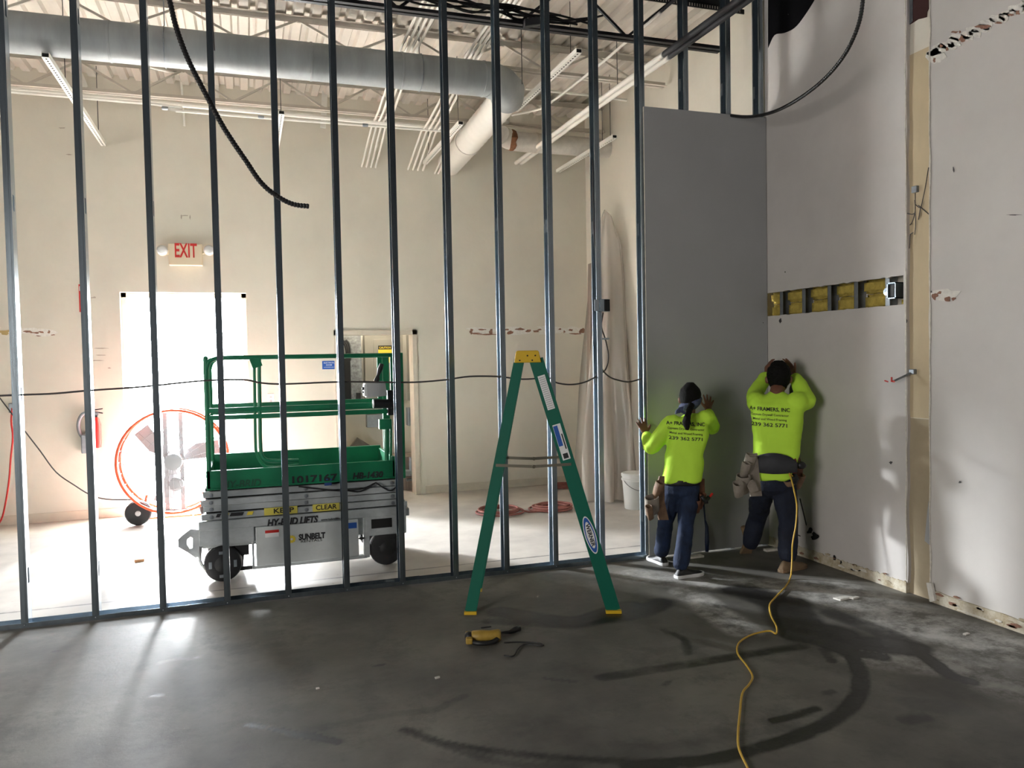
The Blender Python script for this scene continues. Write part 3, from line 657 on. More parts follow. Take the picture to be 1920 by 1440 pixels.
# ------------------------------------------------------------------ electrical closet contents
lamp('closet_fill_lamp', 'AREA', (1.5, 9.85, 2.66), (1.5, 9.85, 0), 14, (1, .93, .80), size=.3)  # added lamp that brightens the closet; it has no fixture
YC = 10.1
def cbox(px0, py0, px1, py1, y=YC, d=.14):
    a, c = at(px0, py0, 'Y', y), at(px1, py1, 'Y', y); bm = B(); bx(bm, a.x, y, c.z, c.x, y+d, a.z); return bm
p = at(720, 690, 'Y', YC); t = thing('breaker_panel', 'large grey breaker panel with a yellow caution label in the closet', 'electrical panel', p)
obj('cabinet', cbox(683, 627, 758, 756), m_panel, t, bevel=.006); obj('panel_door', cbox(700, 636, 750, 748, YC-.012, .012), m_panel, t, bevel=.004)
o = obj('caution_label', cbox(709, 648, 735, 680, YC-.014, .002), m_yellow, t); obj('label_band', cbox(709, 648, 735, 655, YC-.0155, .0015), m_print, o)
text('lettering', 'CAUTION', .036, at(722, 652, 'Y', YC-.017), X_, Z_, m_yellow, o, bold=.02, width=.15)
p = at(664, 690, 'Y', YC); t = thing('wiring_trough', 'galvanised wiring trough with black cables at the closet doorway edge', 'electrical enclosure', p)
obj('backplate', cbox(638, 625, 680, 762, YC+.05, .1), mat('mottled galvanised', (.45, .47, .48), .5, metal=.4, col2=(.15, .15, .15), scale=18), t); obj('black_block', cbox(641, 672, 659, 757, YC-.03, .08), m_blackp, t)
for k in range(3): bm = B(); tube(bm, smooth_pts([at(638+5*k, 640-k, 'Y', YC), at(646+4*k, 645, 'Y', YC-.01), at(650+3*k, 660, 'Y', YC-.02), at(650+3*k, 676, 'Y', YC-.01)], 4), .015, 8); obj('cable', bm, m_rubber, t)
obj('small_breaker', cbox(669, 737, 677, 760, YC-.02, .07), m_blackp, t)
tag(obj('tall_cabinet', cbox(761, 622, 779, 751, YC-.3, .25), m_panel, bevel=.006), 'tall narrow grey cabinet on the side of the closet', 'cabinet')
tag(obj('junction_box', cbox(765, 765, 781, 798, YC-.3, .15), m_galvd, bevel=.006), 'small grey junction box below the tall closet cabinet', 'junction box')
tag(obj('disconnect_switch', cbox(688, 778, 730, 800, YC, .12), m_galvd, bevel=.006), 'small dark grey switch box under the breaker panel', 'switch box')
bm = B(); prism(bm, [at(x, y, 'Y', YC-.1) for x, y in ((652, 846), (670, 820), (699, 838), (688, 850), (654, 850))], (0, .08, 0)); tag(obj('folded_cover', bm, mat('dark cover', (.14, .12, .10), .8)), 'dark folded metal cover leaning low in the closet', 'metal cover')
bm = B(); c = at(770, 900, 'Y', YC-.3); bx(bm, c.x-1.2, YC-.35, 0, c.x+.15, YC+.1, .42); tag(obj('low_crate', bm, m_sheet), 'low crate on the closet floor behind the lift', 'crate')
p = at(770, 880, 'Y', YC-.35); t = thing('pipe_valve', 'grey pipe fitting with upright stub low in the closet', 'pipe valve', p)
bm = B(); tube(bm, [at(758, 887, 'Y', YC-.4), at(784, 887, 'Y', YC-.4)], .045, 12); obj('pipe_body', bm, m_galvd, t, smooth='auto')
bm = B(); tube(bm, [at(770, 887, 'Y', YC-.4), at(770, 857, 'Y', YC-.4)], .025, 12); obj('upright_stub', bm, m_galvd, t, smooth='auto')
bm = B(); tube(bm, [at(762, 900, 'Y', YC-.4), at(784, 898, 'Y', YC-.4)], .02, 8); obj('lower_pipe', bm, m_galvd, t, smooth='auto')
bm = B(); bar(bm, at(644, 800, 'Y', YC-.2), at(652, 858, 'Y', YC-.2), .04, .02, (0, 1, 0)); tag(obj('white_plank', bm, m_joist), 'narrow white plank leaning at the closet edge', 'plank')

# ------------------------------------------------------------------ plastic wrapped stack, bucket, hoses
t = thing('wrapped_stack', 'tall stack of long boards draped in clear plastic in the far corner', 'covered stack', (3.98, 8.4, 0))
for k in range(7):
    x = 3.90+.028*k; y = 8.56-.055*k; h = 2.75 if k < 5 else 2.2
    bm = B(); bar(bm, (x-.06, y, .03), (x+.05, y+.06, h-.07*k), .05, .10, (0, 1, 0)); obj('board', bm, m_sheet, t)
bm = B(); nu, nv = 56, 60; g = []
for j in range(nv):
    v = j/(nv-1); z = 3.36*(1-v)+.01*v; spread = .10+.26*v**.7
    row = []
    for i in range(nu):
        u = i/(nu-1); a = -.25*PI+1.5*PI*u-PI*.5-.35
        fold = 1+.13*math.sin(u*46+3*noise.noise(V((u*3, v*2, 0))))*(.3+v)+.12*noise.noise(V((u*7, v*3, 5)))
        cx, cy = 4.08-.16*v, 8.45-.06*v
        x = cx+spread*fold*math.cos(a)*(1.0 if v > .1 else .5+5*v); y = cy+spread*1.35*fold*math.sin(a)*(1.0 if v > .1 else .5+5*v)
        row.append(bm.verts.new((min(x, 4.222), y, z-.08*abs(math.sin(u*3))*(1-v))))
    g.append(row)
for j in range(nv-1):
    for i in range(nu-1): bm.faces.new((g[j][i], g[j][i+1], g[j+1][i+1], g[j+1][i]))
bm.faces.new(g[0][::-1])
obj('plastic_film', bm, m_film, t, smooth=True)
p = V((3.93, 7.54, 0)); t = thing('bucket', 'pale plastic bucket with lid standing behind the stud beside the drywall sheet', 'bucket', p)
bm = B(); lathe(bm, p, [(.115, 0), (.118, .01), (.138, .30), (.148, .305), (.148, .325), (.14, .33), (.143, .36)], 'Z', 28); obj('pail', bm, m_bucket, t, smooth='auto')
bm = B(); lathe(bm, p, [(.149, .35), (.151, .375), (.14, .385), (.005, .38)], 'Z', 28); obj('lid', bm, m_bucket, t, smooth='auto')
bm = B(); tube(bm, [p+V((.145*math.cos(a), -.02-.145*math.sin(a), .31-.10*math.sin(a))) for a in [PI*k/16 for k in range(17)]], .003, 6); obj('handle', bm, m_wire, t)
def coil(label, c, rx, ry, turns, seed, r=.011, m=m_pink, tail=None):
    rd = random.Random(seed); pts = []
    n = turns*14
    for i in range(n):
        a = 2*PI*i/14; k = 1-.45*rd.random() if i % 14 == 0 else k
        kk = .72+.28*noise.noise(V((i*.11+seed, seed, 0)))*1.6
        pts.append(V((c[0]+rx*kk*math.cos(a)+.04*noise.noise(V((i*.3, seed, 1))), c[1]+ry*kk*math.sin(a), r+.004+.012*(i//14 % 4)+.01*abs(noise.noise(V((i*.4, 2, seed)))))))
    if tail: pts += [V(q) for q in tail]
    bm = B(); tube(bm, smooth_pts(pts, 3), r, 6); return tag(obj('air_hose', bm, m, smooth=True), label, 'hose', 'coiled red hoses on the back floor')
c1 = at(935, 963, 'Z', 0); c2 = at(1033, 956, 'Z', 0); c3 = at(1058, 915, 'Z', 0)
coil('loosely coiled pinkish red hose on the floor behind the ladder rear rail', c1, .30, .26, 4, 3, tail=[(c1.x+.3, c1.y-.1, .012), (c1.x+.5, c1.y-.12, .012), (c2.x-.1, c2.y-.18, .012)])
coil('bunched red hose coil on the floor behind the ladder front rail', c2, .26, .22, 7, 8)
coil('dark red hose coil by the base of the end wall', c3, .22, .12, 5, 11)

# ------------------------------------------------------------------ drum fan
fc = V((-.74, 8.85, .64)); t = thing('drum_fan', 'large orange rimmed drum fan on two wheels standing in the bright doorway', 'fan', (-.74, 8.85, 0))
RF = .53
for dy in (-.13, .13):
    bm = B(); tube(bm, [fc+V((RF*math.cos(a), dy, RF*math.sin(a))) for a in [2*PI*k/48 for k in range(49)]], .014, 8, caps=False); obj('rim', bm, m_orange, t, smooth=True)
for dy in (-.15, .15):
    bm = B()
    for r in (.12, .2, .28, .36, .44, .5): tube(bm, [fc+V((r*math.cos(a), dy*(1.25-.45*(r/.53)**2), r*math.sin(a))) for a in [2*PI*k/40 for k in range(41)]], .0025, 4, caps=False)
    for k in range(24):
        a = 2*PI*k/24; tube(bm, [fc+V((r*math.cos(a), dy*(1.25-.45*(r/.53)**2), r*math.sin(a))) for r in (.08, .25, .42, .53)], .0025, 4)
    obj('wire_guard', bm, m_fan, t)['kind'] = 'stuff'
bm = B()
for k in range(28):
    a = 2*PI*k/28; tube(bm, [fc+V((RF*math.cos(a), -.13, RF*math.sin(a))), fc+V((RF*math.cos(a), .13, RF*math.sin(a)))], .003, 4)
obj('side_wires', bm, m_fan, t)['kind'] = 'stuff'
for dx in (-.075, .075):
    bm = B(); bx(bm, fc.x+dx-.02, fc.y-.03, .10, fc.x+dx+.02, fc.y+.0, 1.14); obj('motor_post', bm, m_fan, t)
bm = B(); lathe(bm, fc, [(.03, -.16), (.085, -.15), (.09, -.02), (.085, .08), (.03, .09)], 'Y', 20); obj('motor', bm, m_fan, t, smooth='auto')
bm = B(); lathe(bm, fc+V((.02, -.06, -.24)), [(.03, -.05), (.07, -.04), (.07, .04), (.03, .05)], 'Y', 16); obj('belt_pulley', bm, m_fan, t, smooth='auto')
for k in range(3):
    a = 2*PI*k/3+.3; bm = B(); d = V((math.cos(a), 0, math.sin(a))); s = V((-math.sin(a), 0, math.cos(a)))
    prism(bm, [fc+d*.08-s*.03+V((0, .03, 0)), fc+d*.44-s*.12+V((0, .0, 0)), fc+d*.47+s*.05+V((0, .06, 0)), fc+d*.25+s*.09+V((0, .07, 0)), fc+d*.08+s*.04+V((0, .05, 0))], (0, .004, 0)); obj('fan_blade', bm, m_fan, t)
for x in (-1.09, -.38):
    bm = B(); lathe(bm, (x, 8.80, .128), [(.05, -.04), (.115, -.038), (.127, -.02), (.127, .02), (.115, .038), (.05, .04)], 'Y', 28); o = obj('wheel', bm, m_rubber, t, smooth='auto')
    bm = B(); lathe(bm, (x, 8.755, .128), [(.003, -.012), (.02, -.01), (.028, .0)], 'Y', 12); obj('hub', bm, m_grey, o)
bm = B(); tube(bm, [(-1.09, 8.82, .128), (-.38, 8.82, .128)], .012, 8); obj('axle', bm, m_fan, t)
bm = B()
for x in (-1.05, -.43): tube(bm, [(x, 8.82, .13), (x+(.2 if x < -.7 else -.2)*.2, 8.85, .3)], .014, 8)
tube(bm, [(-1.05, 8.98, .03), (-.43, 8.98, .03)], .014, 8); tube(bm, [(-.9, 8.82, .13), (-.9, 8.98, .03)], .012, 8); tube(bm, [(-.58, 8.82, .13), (-.58, 8.98, .03)], .012, 8)
obj('stand', bm, m_orange, t)
bm = B(); c = at(262, 1053, 'Z', 0); obx(bm, c+V((0, 0, .012)), (.035, .01, 0), (-.004, .018, 0), (0, 0, .011))
for v in bm.verts: v.co += V((.01, .01, .003))*noise.noise(v.co*50)
tag(obj('wood_scrap', bm, m_debris), 'small brown scrap lying on the bright floor below the fan', 'scrap')

# ------------------------------------------------------------------ scissor lift
LY, LW = 6.22, .72
def L_(px, py, y=LY): return at(px, py, 'Y', y)
t = lift = thing('scissor_lift', 'white and green scissor lift parked behind the studs near the closet doorway', 'scissor lift', (.41, LY+LW/2, 0))
x0, x1 = -.37, 1.185; YF = LY+LW; CT = .468
bm = B(); bx(bm, x0+.02, LY+.04, .26, x1-.02, YF-.04, .46); bx(bm, x0, LY+.008, .285, .02, LY+.038, .405); bx(bm, .86, LY+.008, .25, x1, LY+.038, .405); bx(bm, x0, LY+.005, .40, x1, LY+.04, CT); bx(bm, x0, YF-.04, .25, x1, YF, CT)
bx(bm, .0, LY+.010, .08, .018, LY+.05, .405); bx(bm, .84, LY+.010, .08, .89, LY+.05, .405); bx(bm, .0, LY+.01, .075, .87, LY+.06, .10)
obj('chassis', bm, m_white, t, bevel=.006)
bm = B(); bx(bm, .03, LY-.012, .105, .80, LY+.012, .398); o = obj('tray_door', bm, m_white2, t, bevel=.006)
c = L_(560, 1010, LY-.013)
def sticker(nm, a, b_, m, par, y=LY-.014, d=.0015):
    p_, q_ = L_(*a, y), L_(*b_, y); bm = B(); bx(bm, p_.x, y, q_.z, q_.x, y+d, p_.z); return obj(nm, bm, m, par)
sticker('warning_label', (497, 995), (523, 1006), m_whites, o); sticker('red_band', (497, 995), (523, 998), m_red, o, LY-.0155)
sticker('blue_label', (648, 981), (669, 990), m_blue, o)
bm = B(); c = L_(678, 1009, LY-.014); prism(bm, [c+V((-.028, 0, 0)), c+V((0, 0, -.014)), c+V((.028, 0, 0)), c+V((0, 0, .014))], (0, -.006, 0)); obj('latch', bm, m_blackp, o)
text('lettering', 'SUNBELT', .062, L_(585, 1006, LY-.014), X_, Z_, m_print, o, bold=.045, width=.20)
text('lettering', 'RENTALS', .026, L_(584, 1014, LY-.014), X_, Z_, m_print, o, bold=.0, width=.16)
c = L_(547, 1011, LY-.014); bm = B(); n = 12
prism(bm, [c+V((math.cos(2*PI*k/24)*(.034 if k % 2 else .024), 0, math.sin(2*PI*k/24)*(.034 if k % 2 else .024))) for k in range(24)], (0, -.001, 0)); lg = obj('sun_logo', bm, m_yellow, o)
bm = B(); prism(bm, [c+V((math.cos(2*PI*k/12)*.009, -.0012, math.sin(2*PI*k/12)*.009)) for k in range(12)], (0, -.001, 0)); obj('logo_centre', bm, m_whites, lg)
text('lettering', 'HY-BRID LIFTS', .075, L_(548, 978, LY+.002), X_, (Z_+X_*.0).normalized(), m_print, t, bold=.045, shear=.25, width=.38)
text('lettering', 'www.hybridlifts.com', .026, L_(625, 973, LY+.002), X_, Z_, m_print, t, shear=.2, width=.19)
# tow tab with its oval hole
bm = B()
ring_o = [L_(x, y, LY+.02) for x, y in ((334, 1012), (340, 1006), (358, 992), (374, 994), (374, 1044), (366, 1046), (352, 1036), (334, 1026))]
cc = L_(357, 1018, LY+.02); n = len(ring_o)
ring_i = []
for p_ in ring_o:
    a = math.atan2((p_-cc).z, (p_-cc).x); ring_i.append(cc+V((.027*math.cos(a), 0, .045*math.sin(a))))
vo = [[bm.verts.new(p_+V((0, dy, 0))) for p_ in r] for r in (ring_o, ring_i) for dy in (0, .025)]
for i in range(n):
    j = (i+1) % n
    bm.faces.new((vo[0][i], vo[0][j], vo[2][j], vo[2][i])); bm.faces.new((vo[1][i], vo[3][i], vo[3][j], vo[1][j]))
    bm.faces.new((vo[0][i], vo[1][i], vo[1][j], vo[0][j])); bm.faces.new((vo[2][i], vo[2][j], vo[3][j], vo[3][i]))
obj('tow_tab', bm, m_white, t)
# wheels
for i, (px, y) in enumerate(((418, LY+.06), (727, LY+.06), (418, YF-.06), (727, YF-.06))):
    cx = L_(px, 1060).x; r = .137; bm = B()
    lathe(bm, (cx, y, r), [(.06, -.055), (.105, -.055), (.128, -.045), (r, -.02), (r, .03), (.128, .045), (.06, .05)], 'Y', 32); o = obj('wheel', bm, m_rubber, t, smooth='auto')
    if px == 418:
        for a in (.0, PI, -PI/2, PI*.5):
            if i == 0:
                bm = B(); d = V((math.cos(a), 0, math.sin(a))); s = V((-math.sin(a), 0, math.cos(a))); obx(bm, V((cx, y-.057, r))+d*.088, d*.011, s*.026, V((0, .002, 0))); obj('lit_slot_block', bm, m_galvd, o, bevel=.001)  # pale solid block in place of daylight seen through an open slot
    bm = B(); lathe(bm, (cx, y-.057, r), [(.003, -.012), (.025, -.012), (.045, -.004), (.06, 0)], 'Y', 20); obj('hub', bm, m_blackp, o, smooth='auto')
for cx in (L_(418, 1060).x, L_(727, 1060).x):
    bm = B(); tube(bm, [(cx, LY+.06, .137), (cx, YF-.06, .137)], .025, 8); bx(bm, cx-.05, LY+.15, .11, cx+.12, LY+.25, .28); obj('axle', bm, m_blackp, t)
bm = B(); bx(bm, .02-.11, LY+.08, .06, .0, LY+.2, .09); tube(bm, [(-.08, LY+.12, .08), (-.05, LY+.12, .28)], .012, 6); bx(bm, -.12, LY+.06, .18, -.02, LY+.3, .28); obj('steering_linkage', bm, m_blackp, t)
bm = B(); tube(bm, smooth_pts([(-.36, LY+.05, .29), (-.37, LY+.05, .17), (-.33, LY+.06, .09)], 4), .012, 6); obj('pothole_guard', bm, m_white, t)
bm = B(); a, c = L_(696, 974, LY+.004), L_(735, 988, LY+.004); bx(bm, a.x, LY+.001, c.z, c.x, LY+.006, a.z); obj('side_slot', bm, m_dark, t, bevel=.004)
bm = B(); bx(bm, x1-.01, LY+.05, .38, x1+.035, YF-.05, .44); bx(bm, x1-.01, LY+.05, .455, x1+.02, YF-.05, .50); obj('rear_bumper', bm, m_white, t, bevel=.006)
# folded scissor arms
for s in (0, 1):
    for k in range(4):
        z = CT+.006+.0535*k; dx = .014*(k % 2)
        y = LY+.03+.022*(k % 2) if s == 0 else YF-.09-.022*(k % 2)
        bm = B(); bar(bm, (x0+.02+dx, y+.02, z+.02+(.006 if k % 2 else 0)), (x1-.03-dx, y+.02, z+.026-(.004 if k % 2 else 0)), .04, .047); o = obj('scissor_arm', bm, m_white, t, bevel=.004)
        for xx in (x0+.09, .41, x1-.1):
            if s == 0: bm = B(); lathe(bm, (xx, y-.003, z+.022), [(.004, -.004), (.015, -.003), (.015, .0)], 'Y', 12); obj('pivot_pin', bm, m_galvd, o)
bm = B(); bx(bm, x0+.05, LY+.1, .45, x1-.05, YF-.1, .70); obj('arm_crossbeams', bm, m_dark, t)
zk = CT+.036
for nm, a, c, tx, w_ in (('keep_label', 495, 558, 'KEEP', .15), ('clear_label', 586, 637, 'CLEAR', .16)):
    p_, q_ = L_(a, 950, LY+.028), L_(c, 965, LY+.028); bm = B(); bx(bm, p_.x, LY+.0255, zk-.028, q_.x, LY+.0275, zk+.028); o = obj(nm, bm, mat('yellow '+nm, (.70, .60, .10), .6), t)
    text('lettering', tx, .052, ((p_.x+q_.x)/2+(.02 if a == 495 else 0), LY+.0245, zk), X_, Z_, m_print, o, bold=.02, width=w_)
for a, c, m in ((404, 415, m_print), (430, 458, m_print), (462, 476, m_yellow), (418, 430, m_yellow)):
    p_, q_ = L_(a, 958, LY+.028), L_(c, 965, LY+.028); bm = B(); prism(bm, [(p_.x, LY+.0255, zk-.013), (q_.x-.012, LY+.0255, zk-.013), (q_.x, LY+.0255, zk+.013), (p_.x+.012, LY+.0255, zk+.013)], (0, .0015, 0)); obj('hazard_stripe', bm, m, t)
for k in range(3):
    q = [L_(x, y, LY+.01) for x, y in (((560, 912), (600, 917), (640, 920), (680, 916), (705, 905)), ((640, 917), (670, 922), (690, 915), (700, 907)), ((705, 905), (720, 915), (733, 920), (744, 912)))[k]]
    bm = B(); tube(bm, smooth_pts(q, 4), .006, 6); obj('hydraulic_hose', bm, m_rubber, t, smooth=True)
# platform
px0, px1 = L_(388, 900).x, L_(741, 900).x
zb_, zt_ = .700, .845
bm = B(); bx(bm, px0-.005, LY, zb_, px1, LY+.025, zt_); bx(bm, px0, LY-.006, zb_, px1, LY+.03, zb_+.015)
obj('toe_board', bm, m_green, t, bevel=.004)
bm = B(); bx(bm, px0, YF-.03, zb_, px1, YF, zt_+.05); bx(bm, px0, LY, zb_, px0+.025, YF, zt_); bx(bm, px1-.02, LY, zb_, px1+.005, YF, zt_+.03); obj('toe_board', bm, m_green, t, bevel=.004)
bm = B(); bx(bm, px0+.02, LY+.02, zb_+.01, px1-.02, YF-.02, zb_+.035); obj('platform_deck', bm, m_galvd, t)
zt2 = zb_+.075
text('lettering', '1017167', .078, L_(588, 898.5, LY-.004), X_, Z_, m_print, t, bold=.03, width=.34)
text('lettering', 'HB-1430', .072, L_(689, 892, LY-.003), X_, Z_, m_print, t, bold=.04, shear=.2, width=.24)
text('lettering', 'HY-BRID', .080, L_(452, 908, LY-.003), X_, Z_, m_printg, t, bold=.02, shear=.2, width=.28)
sticker('blue_sticker', (608, 898), (622, 910), mat('faded blue', (.02, .06, .22), .6), t, LY-.004, .002)
# guardrails
ztop, zmid = 1.685, 1.265
def rail(nm, pts, r=.016, sub=0, m=m_green, par=None): bm = B(); tube(bm, smooth_pts(pts, sub) if sub else pts, r, 10); return obj(nm, bm, m, par or lift, smooth='auto')
rx0, rx1 = px0+.015, L_(756, 700).x-.01
for y in (LY+.03, YF-.03):
    z_ = ztop
    rail('top_rail', [(rx0+.12, y, z_), (rx1-.02, y, z_)], .017)
    rail('curved_rail_end', [(rx0, y, z_-.09), (rx0+.02, y, z_-.035), (rx0+.06, y, z_-.008), (rx0+.12, y, z_)], .016, 4)
    rail('corner_post', [(rx0, y, z_-.30), (rx0, y, z_+.01)] if False else [(rx0, y, zb_), (rx0, y, z_+.0)], .017)
    bm = B(); bx(bm, rx0, y-.012, zmid-.045, rx1, y+.012, zmid-.01); bx(bm, rx0, y-.012, zmid+.01, rx1, y+.012, zmid+.045); obj('mid_rail', bm, m_green, t, bevel=.004)
    bm = B(); bx(bm, L_(742, 700).x, y-.02, zb_-.01, L_(757, 700).x, y+.02, ztop+.018); obj('end_post', bm, m_green, t, bevel=.008)
    bm = B(); bx(bm, L_(718, 700).x, y-.012, zmid, L_(742, 700).x, y+.012, ztop+.01) if False else bx(bm, L_(733, 700).x, y-.01, zmid+.04, L_(744, 700).x, y+.01, ztop); obj('post_gusset', bm, m_green, t, bevel=.004)
rail('cross_rail', [(rx0, LY+.03, ztop), (rx0, YF-.03, ztop)]); rail('cross_rail', [(rx0, LY+.03, zmid), (rx0, YF-.03, zmid)]); rail('cross_rail', [(rx1, LY+.03, ztop), (rx1, YF-.03, ztop)])
g = [L_(x, y, LY+.035) for x, y in ((486, 672), (486, 700), (487, 760), (488, 820), (490, 850), (496, 860), (510, 864), (560, 863))]
rail('gate_rail', g, .014, 4); g = [p_+V((-.035, .02, 0)) for p_ in g[:5]]+[L_(492, 870, LY+.05), L_(508, 876, LY+.05), L_(560, 872, LY+.05)]
rail('gate_rail', g, .011, 4)
bm = B(); c = L_(480, 680, LY+.03); obx(bm, c, (.035, 0, .012), (0, .012, 0), (-.012, 0, .035)); obj('gate_latch', bm, m_green, t)
g = [L_(725, 800, LY+.06), L_(725, 880, LY+.06)]; rail('inner_post', g, .018); g = [L_(733, 800, LY+.06), L_(733, 880, LY+.06)]; rail('inner_post', g, .010)
bm = B(); c = L_(722, 795, LY+.07); obx(bm, c, (.05, 0, 0), (0, .03, 0), (0, 0, .04)); obj('post_bracket', bm, m_green, t, bevel=.004)
# controls
c = L_(703, 730, LY-.02); o = None
bm = B(); obx(bm, c, (.082, 0, .006), (0, .055, .0), (-.006, 0, .058)); o = obj('control_box', bm, m_grey, t, bevel=.012)
bm = B(); obx(bm, c+V((-.084, -.0, -.005)), (.006, 0, 0), (0, .045, 0), (0, 0, .045)); obj('button_plate', bm, m_whites, o, bevel=.003)
bm = B(); tube(bm, [c+V((-.09, -.03, .01)), c+V((-.105, -.03, .01))], .012, 8); tube(bm, [c+V((-.09, .0, -.02)), c+V((-.1, .0, -.02))], .009, 8); obj('button', bm, m_blackp, o)
bm = B(); b0 = c+V((.01, 0, .06)); tube(bm, [b0, b0+V((.012, 0, .025)), b0+V((.018, 0, .05)), b0+V((.035, 0, .10)), b0+V((.05, 0, .14))], [.02, .02, .012, .020, .018], 10); obj('joystick', bm, m_blackp, o, smooth='auto')
bm = B(); tube(bm, [L_(701, 757, LY-.02), L_(735, 757, LY-.02)], .036, 14); obj('cable_roll', bm, m_blackp, t, smooth='auto')
bm = B(); lathe(bm, L_(700.5, 757, LY-.02), [(.036, 0), (.036, -.006), (.01, -.006)], 'X', 14); obj('roll_end', bm, m_whites, t)
bm = B(); obx(bm, L_(733, 755, LY+.02), (.03, 0, 0), (0, .03, 0), (0, 0, .10)); obj('control_bracket', bm, m_blackp, t, bevel=.005)

# ------------------------------------------------------------------ step ladder
fl, fr_ = at(882, 1153, 'Z', 0), at(1150, 1148, 'Z', 0)
hw0, hw1 = .25, .15
base = (fl+fr_)/2; lw = V((base.x, base.y, 0)).normalized(); ld = V((lw.y, -lw.x, 0)); ll = (fr_-fl).length/2
fl, fr_ = base-ld*ll+lw*hw0, base+ld*ll+lw*hw0; base = base+lw*hw0
t = ladder = thing('step_ladder', 'green fibreglass step ladder with yellow top standing open on the dark floor', 'ladder', base)
topc = at(989, 668, 'Y', base.y-lw.y*hw1); topz = topc.z
tp = V((topc.x, topc.y, 0))+lw*hw1; Hl = topz
def rail_l(foot, top, wd, th, woff0, woff1, nm):
    bm = B(); p_ = foot+lw*woff0; q_ = top+lw*woff1; d = (q_-p_).normalized(); side = lw; n = d.cross(side).normalized()
    wds = wd if isinstance(wd, tuple) else (wd, wd)
    # channel: web facing outwards plus two flanges
    sgn = 1 if woff0 > 0 else -1
    for (o1, hw, o2, hd) in ((0, 1, sgn*0, .0015), (1, .03, -1, .015), (-1, .03, -1, .015)):
        vs = []
        for pt, w2 in ((p_, wds[0]/2), (q_, wds[1]/2)):
            for a in (-1, 1):
                for b_ in (-1, 1):
                    if o1 == 0: vs.append(pt+n*w2*a+side*(hd*b_))
                    else: vs.append(pt+n*(w2*o1+.0015*a)-side*sgn*(.0135+.0135*b_))
        bv = [bm.verts.new(v) for v in vs]
        for f in ((0, 1, 3, 2), (4, 6, 7, 5), (0, 4, 5, 1), (2, 3, 7, 6), (0, 2, 6, 4), (1, 5, 7, 3)): bm.faces.new([bv[i] for i in f])
    return obj(nm, bm, m_fiber, t), n, d
yl = tp.y; toprear = tp+V((0, 0, topz-.02))-ld*.055; topfront = tp+V((0, 0, topz-.02))+ld*.055
rl, nR, dR = rail_l(fl+V((0, 0, .015)), toprear, (.072, .060), .03, -hw0, -hw1, 'rear_rail'); rail_l(fl+V((0, 0, .015)), toprear, (.072, .060), .03, hw0, hw1, 'rear_rail')
r1, nF, dF = rail_l(fr_+V((0, 0, .015)), topfront, (.088, .088), .03, -hw0, -hw1, 'front_rail'); rail_l(fr_+V((0, 0, .015)), topfront, (.088, .088), .03, hw0, hw1, 'front_rail')
# feet positions were seen on the near side: shift the whole ladder back by the near rail offset
bm = B(); c = tp+V((0, 0, topz+.0)); c.z = topz+.004
cap = [(-.088, -.045), (.088, -.045), (.074, .027), (.064, .033), (-.064, .033), (-.074, .027)]
prism(bm, [c+ld*a+V((0, 0, b_))-lw*.17 for a, b_ in cap], lw*.34); o = obj('top_cap', bm, m_ycap, t, bevel=.006)
for a, b_ in ((-.05, -.030), (.03, -.030), (.0, .0), (.05, .0)):
    bm = B(); p_ = c+ld*a+V((0, 0, b_))-lw*.172; lathe(bm, p_, [(.002, -.003), (.005, -.002), (.005, .002)], 'Y', 8); obj('rivet', bm, m_print, o)
for k in range(5):
    f = (k+.9)/5.7; p_ = (fr_.lerp(topfront, f)); hw = hw0+(hw1-hw0)*f; bm = B()
    obx(bm, V((p_.x, p_.y, p_.z)), ld*.038, lw*(hw-.004), V((0, 0, .012))); obj('step', bm, m_alu, t)
for f in (.14, .34, .54, .74):
    p_ = fl.lerp(toprear, f); hw = hw0+(hw1-hw0)*f; bm = B(); tube(bm, [p_-lw*hw, p_+lw*hw], .009, 8); obj('rear_brace', bm, m_alu, t)
for s in (-1, 1):
    f1 = .585; a = fl.lerp(toprear, f1); b_ = fr_.lerp(topfront, f1); hw = (hw0+(hw1-hw0)*f1)+.004
    a += lw*s*hw-ld*.02; b_ += lw*s*hw+ld*.02; mid = (a+b_)/2-V((0, 0, .012))
    bm = B(); bar(bm, a, mid, .005, .018); bar(bm, mid, b_, .005, .018); lathe(bm, mid-lw*s*.0, [(.002, -.008), (.012, -.008), (.012, .008), (.002, .008)], 'Y', 10); obj('spreader', bm, m_alu, t)
for foot in (fl, fr_):
    for s in (-1, 1):
        bm = B(); obx(bm, foot+lw*s*hw0+V((0, 0, .010)), ld*(.040 if foot is fl else .05), lw*.018, V((0, 0, .010))); obj('foot_pad', bm, m_ycap, t, bevel=.002)
out = -lw*.0035
def on_front(f, u=0): return fr_.lerp(topfront, f)+V((0, 0, .015*(1-f)))-lw*(hw0+(hw1-hw0)*f)+out*1.6+nF*u
def stk(nm, f0, f1, hw, m, u=0, lift_=0, par=None):
    a, b_ = on_front(f0, u), on_front(f1, u); bm = B(); k = -lw*lift_
    prism(bm, [a+nF*hw+k, a-nF*hw+k, b_-nF*hw+k, b_+nF*hw+k], -lw*.0008); return obj(nm, bm, m, par or r1)
o = stk('warning_label', .80, .935, .024, m_whites, 0)
for k in range(16): stk('print_line', .805+.008*k, .808+.008*k, .019, m_grey, 0, .001, o)
o = stk('spec_label', .60, .74, .026, m_whites, 0); stk('blue_field', .655, .735, .014, m_blue, .010, .001, o); stk('barcode', .605, .625, .016, m_print, 0, .001, o); stk('print_line', .64, .70, .004, m_print, -.016, .001, o)
bm = B(); a = on_front(.30); n = 28
el = [a+dF*.125*math.cos(2*PI*k/n)*abs(math.cos(2*PI*k/n))**.15+nF*.036*math.sin(2*PI*k/n) for k in range(n)]
prism(bm, el, -lw*.0008); o = obj('logo_oval', bm, m_whites, r1)
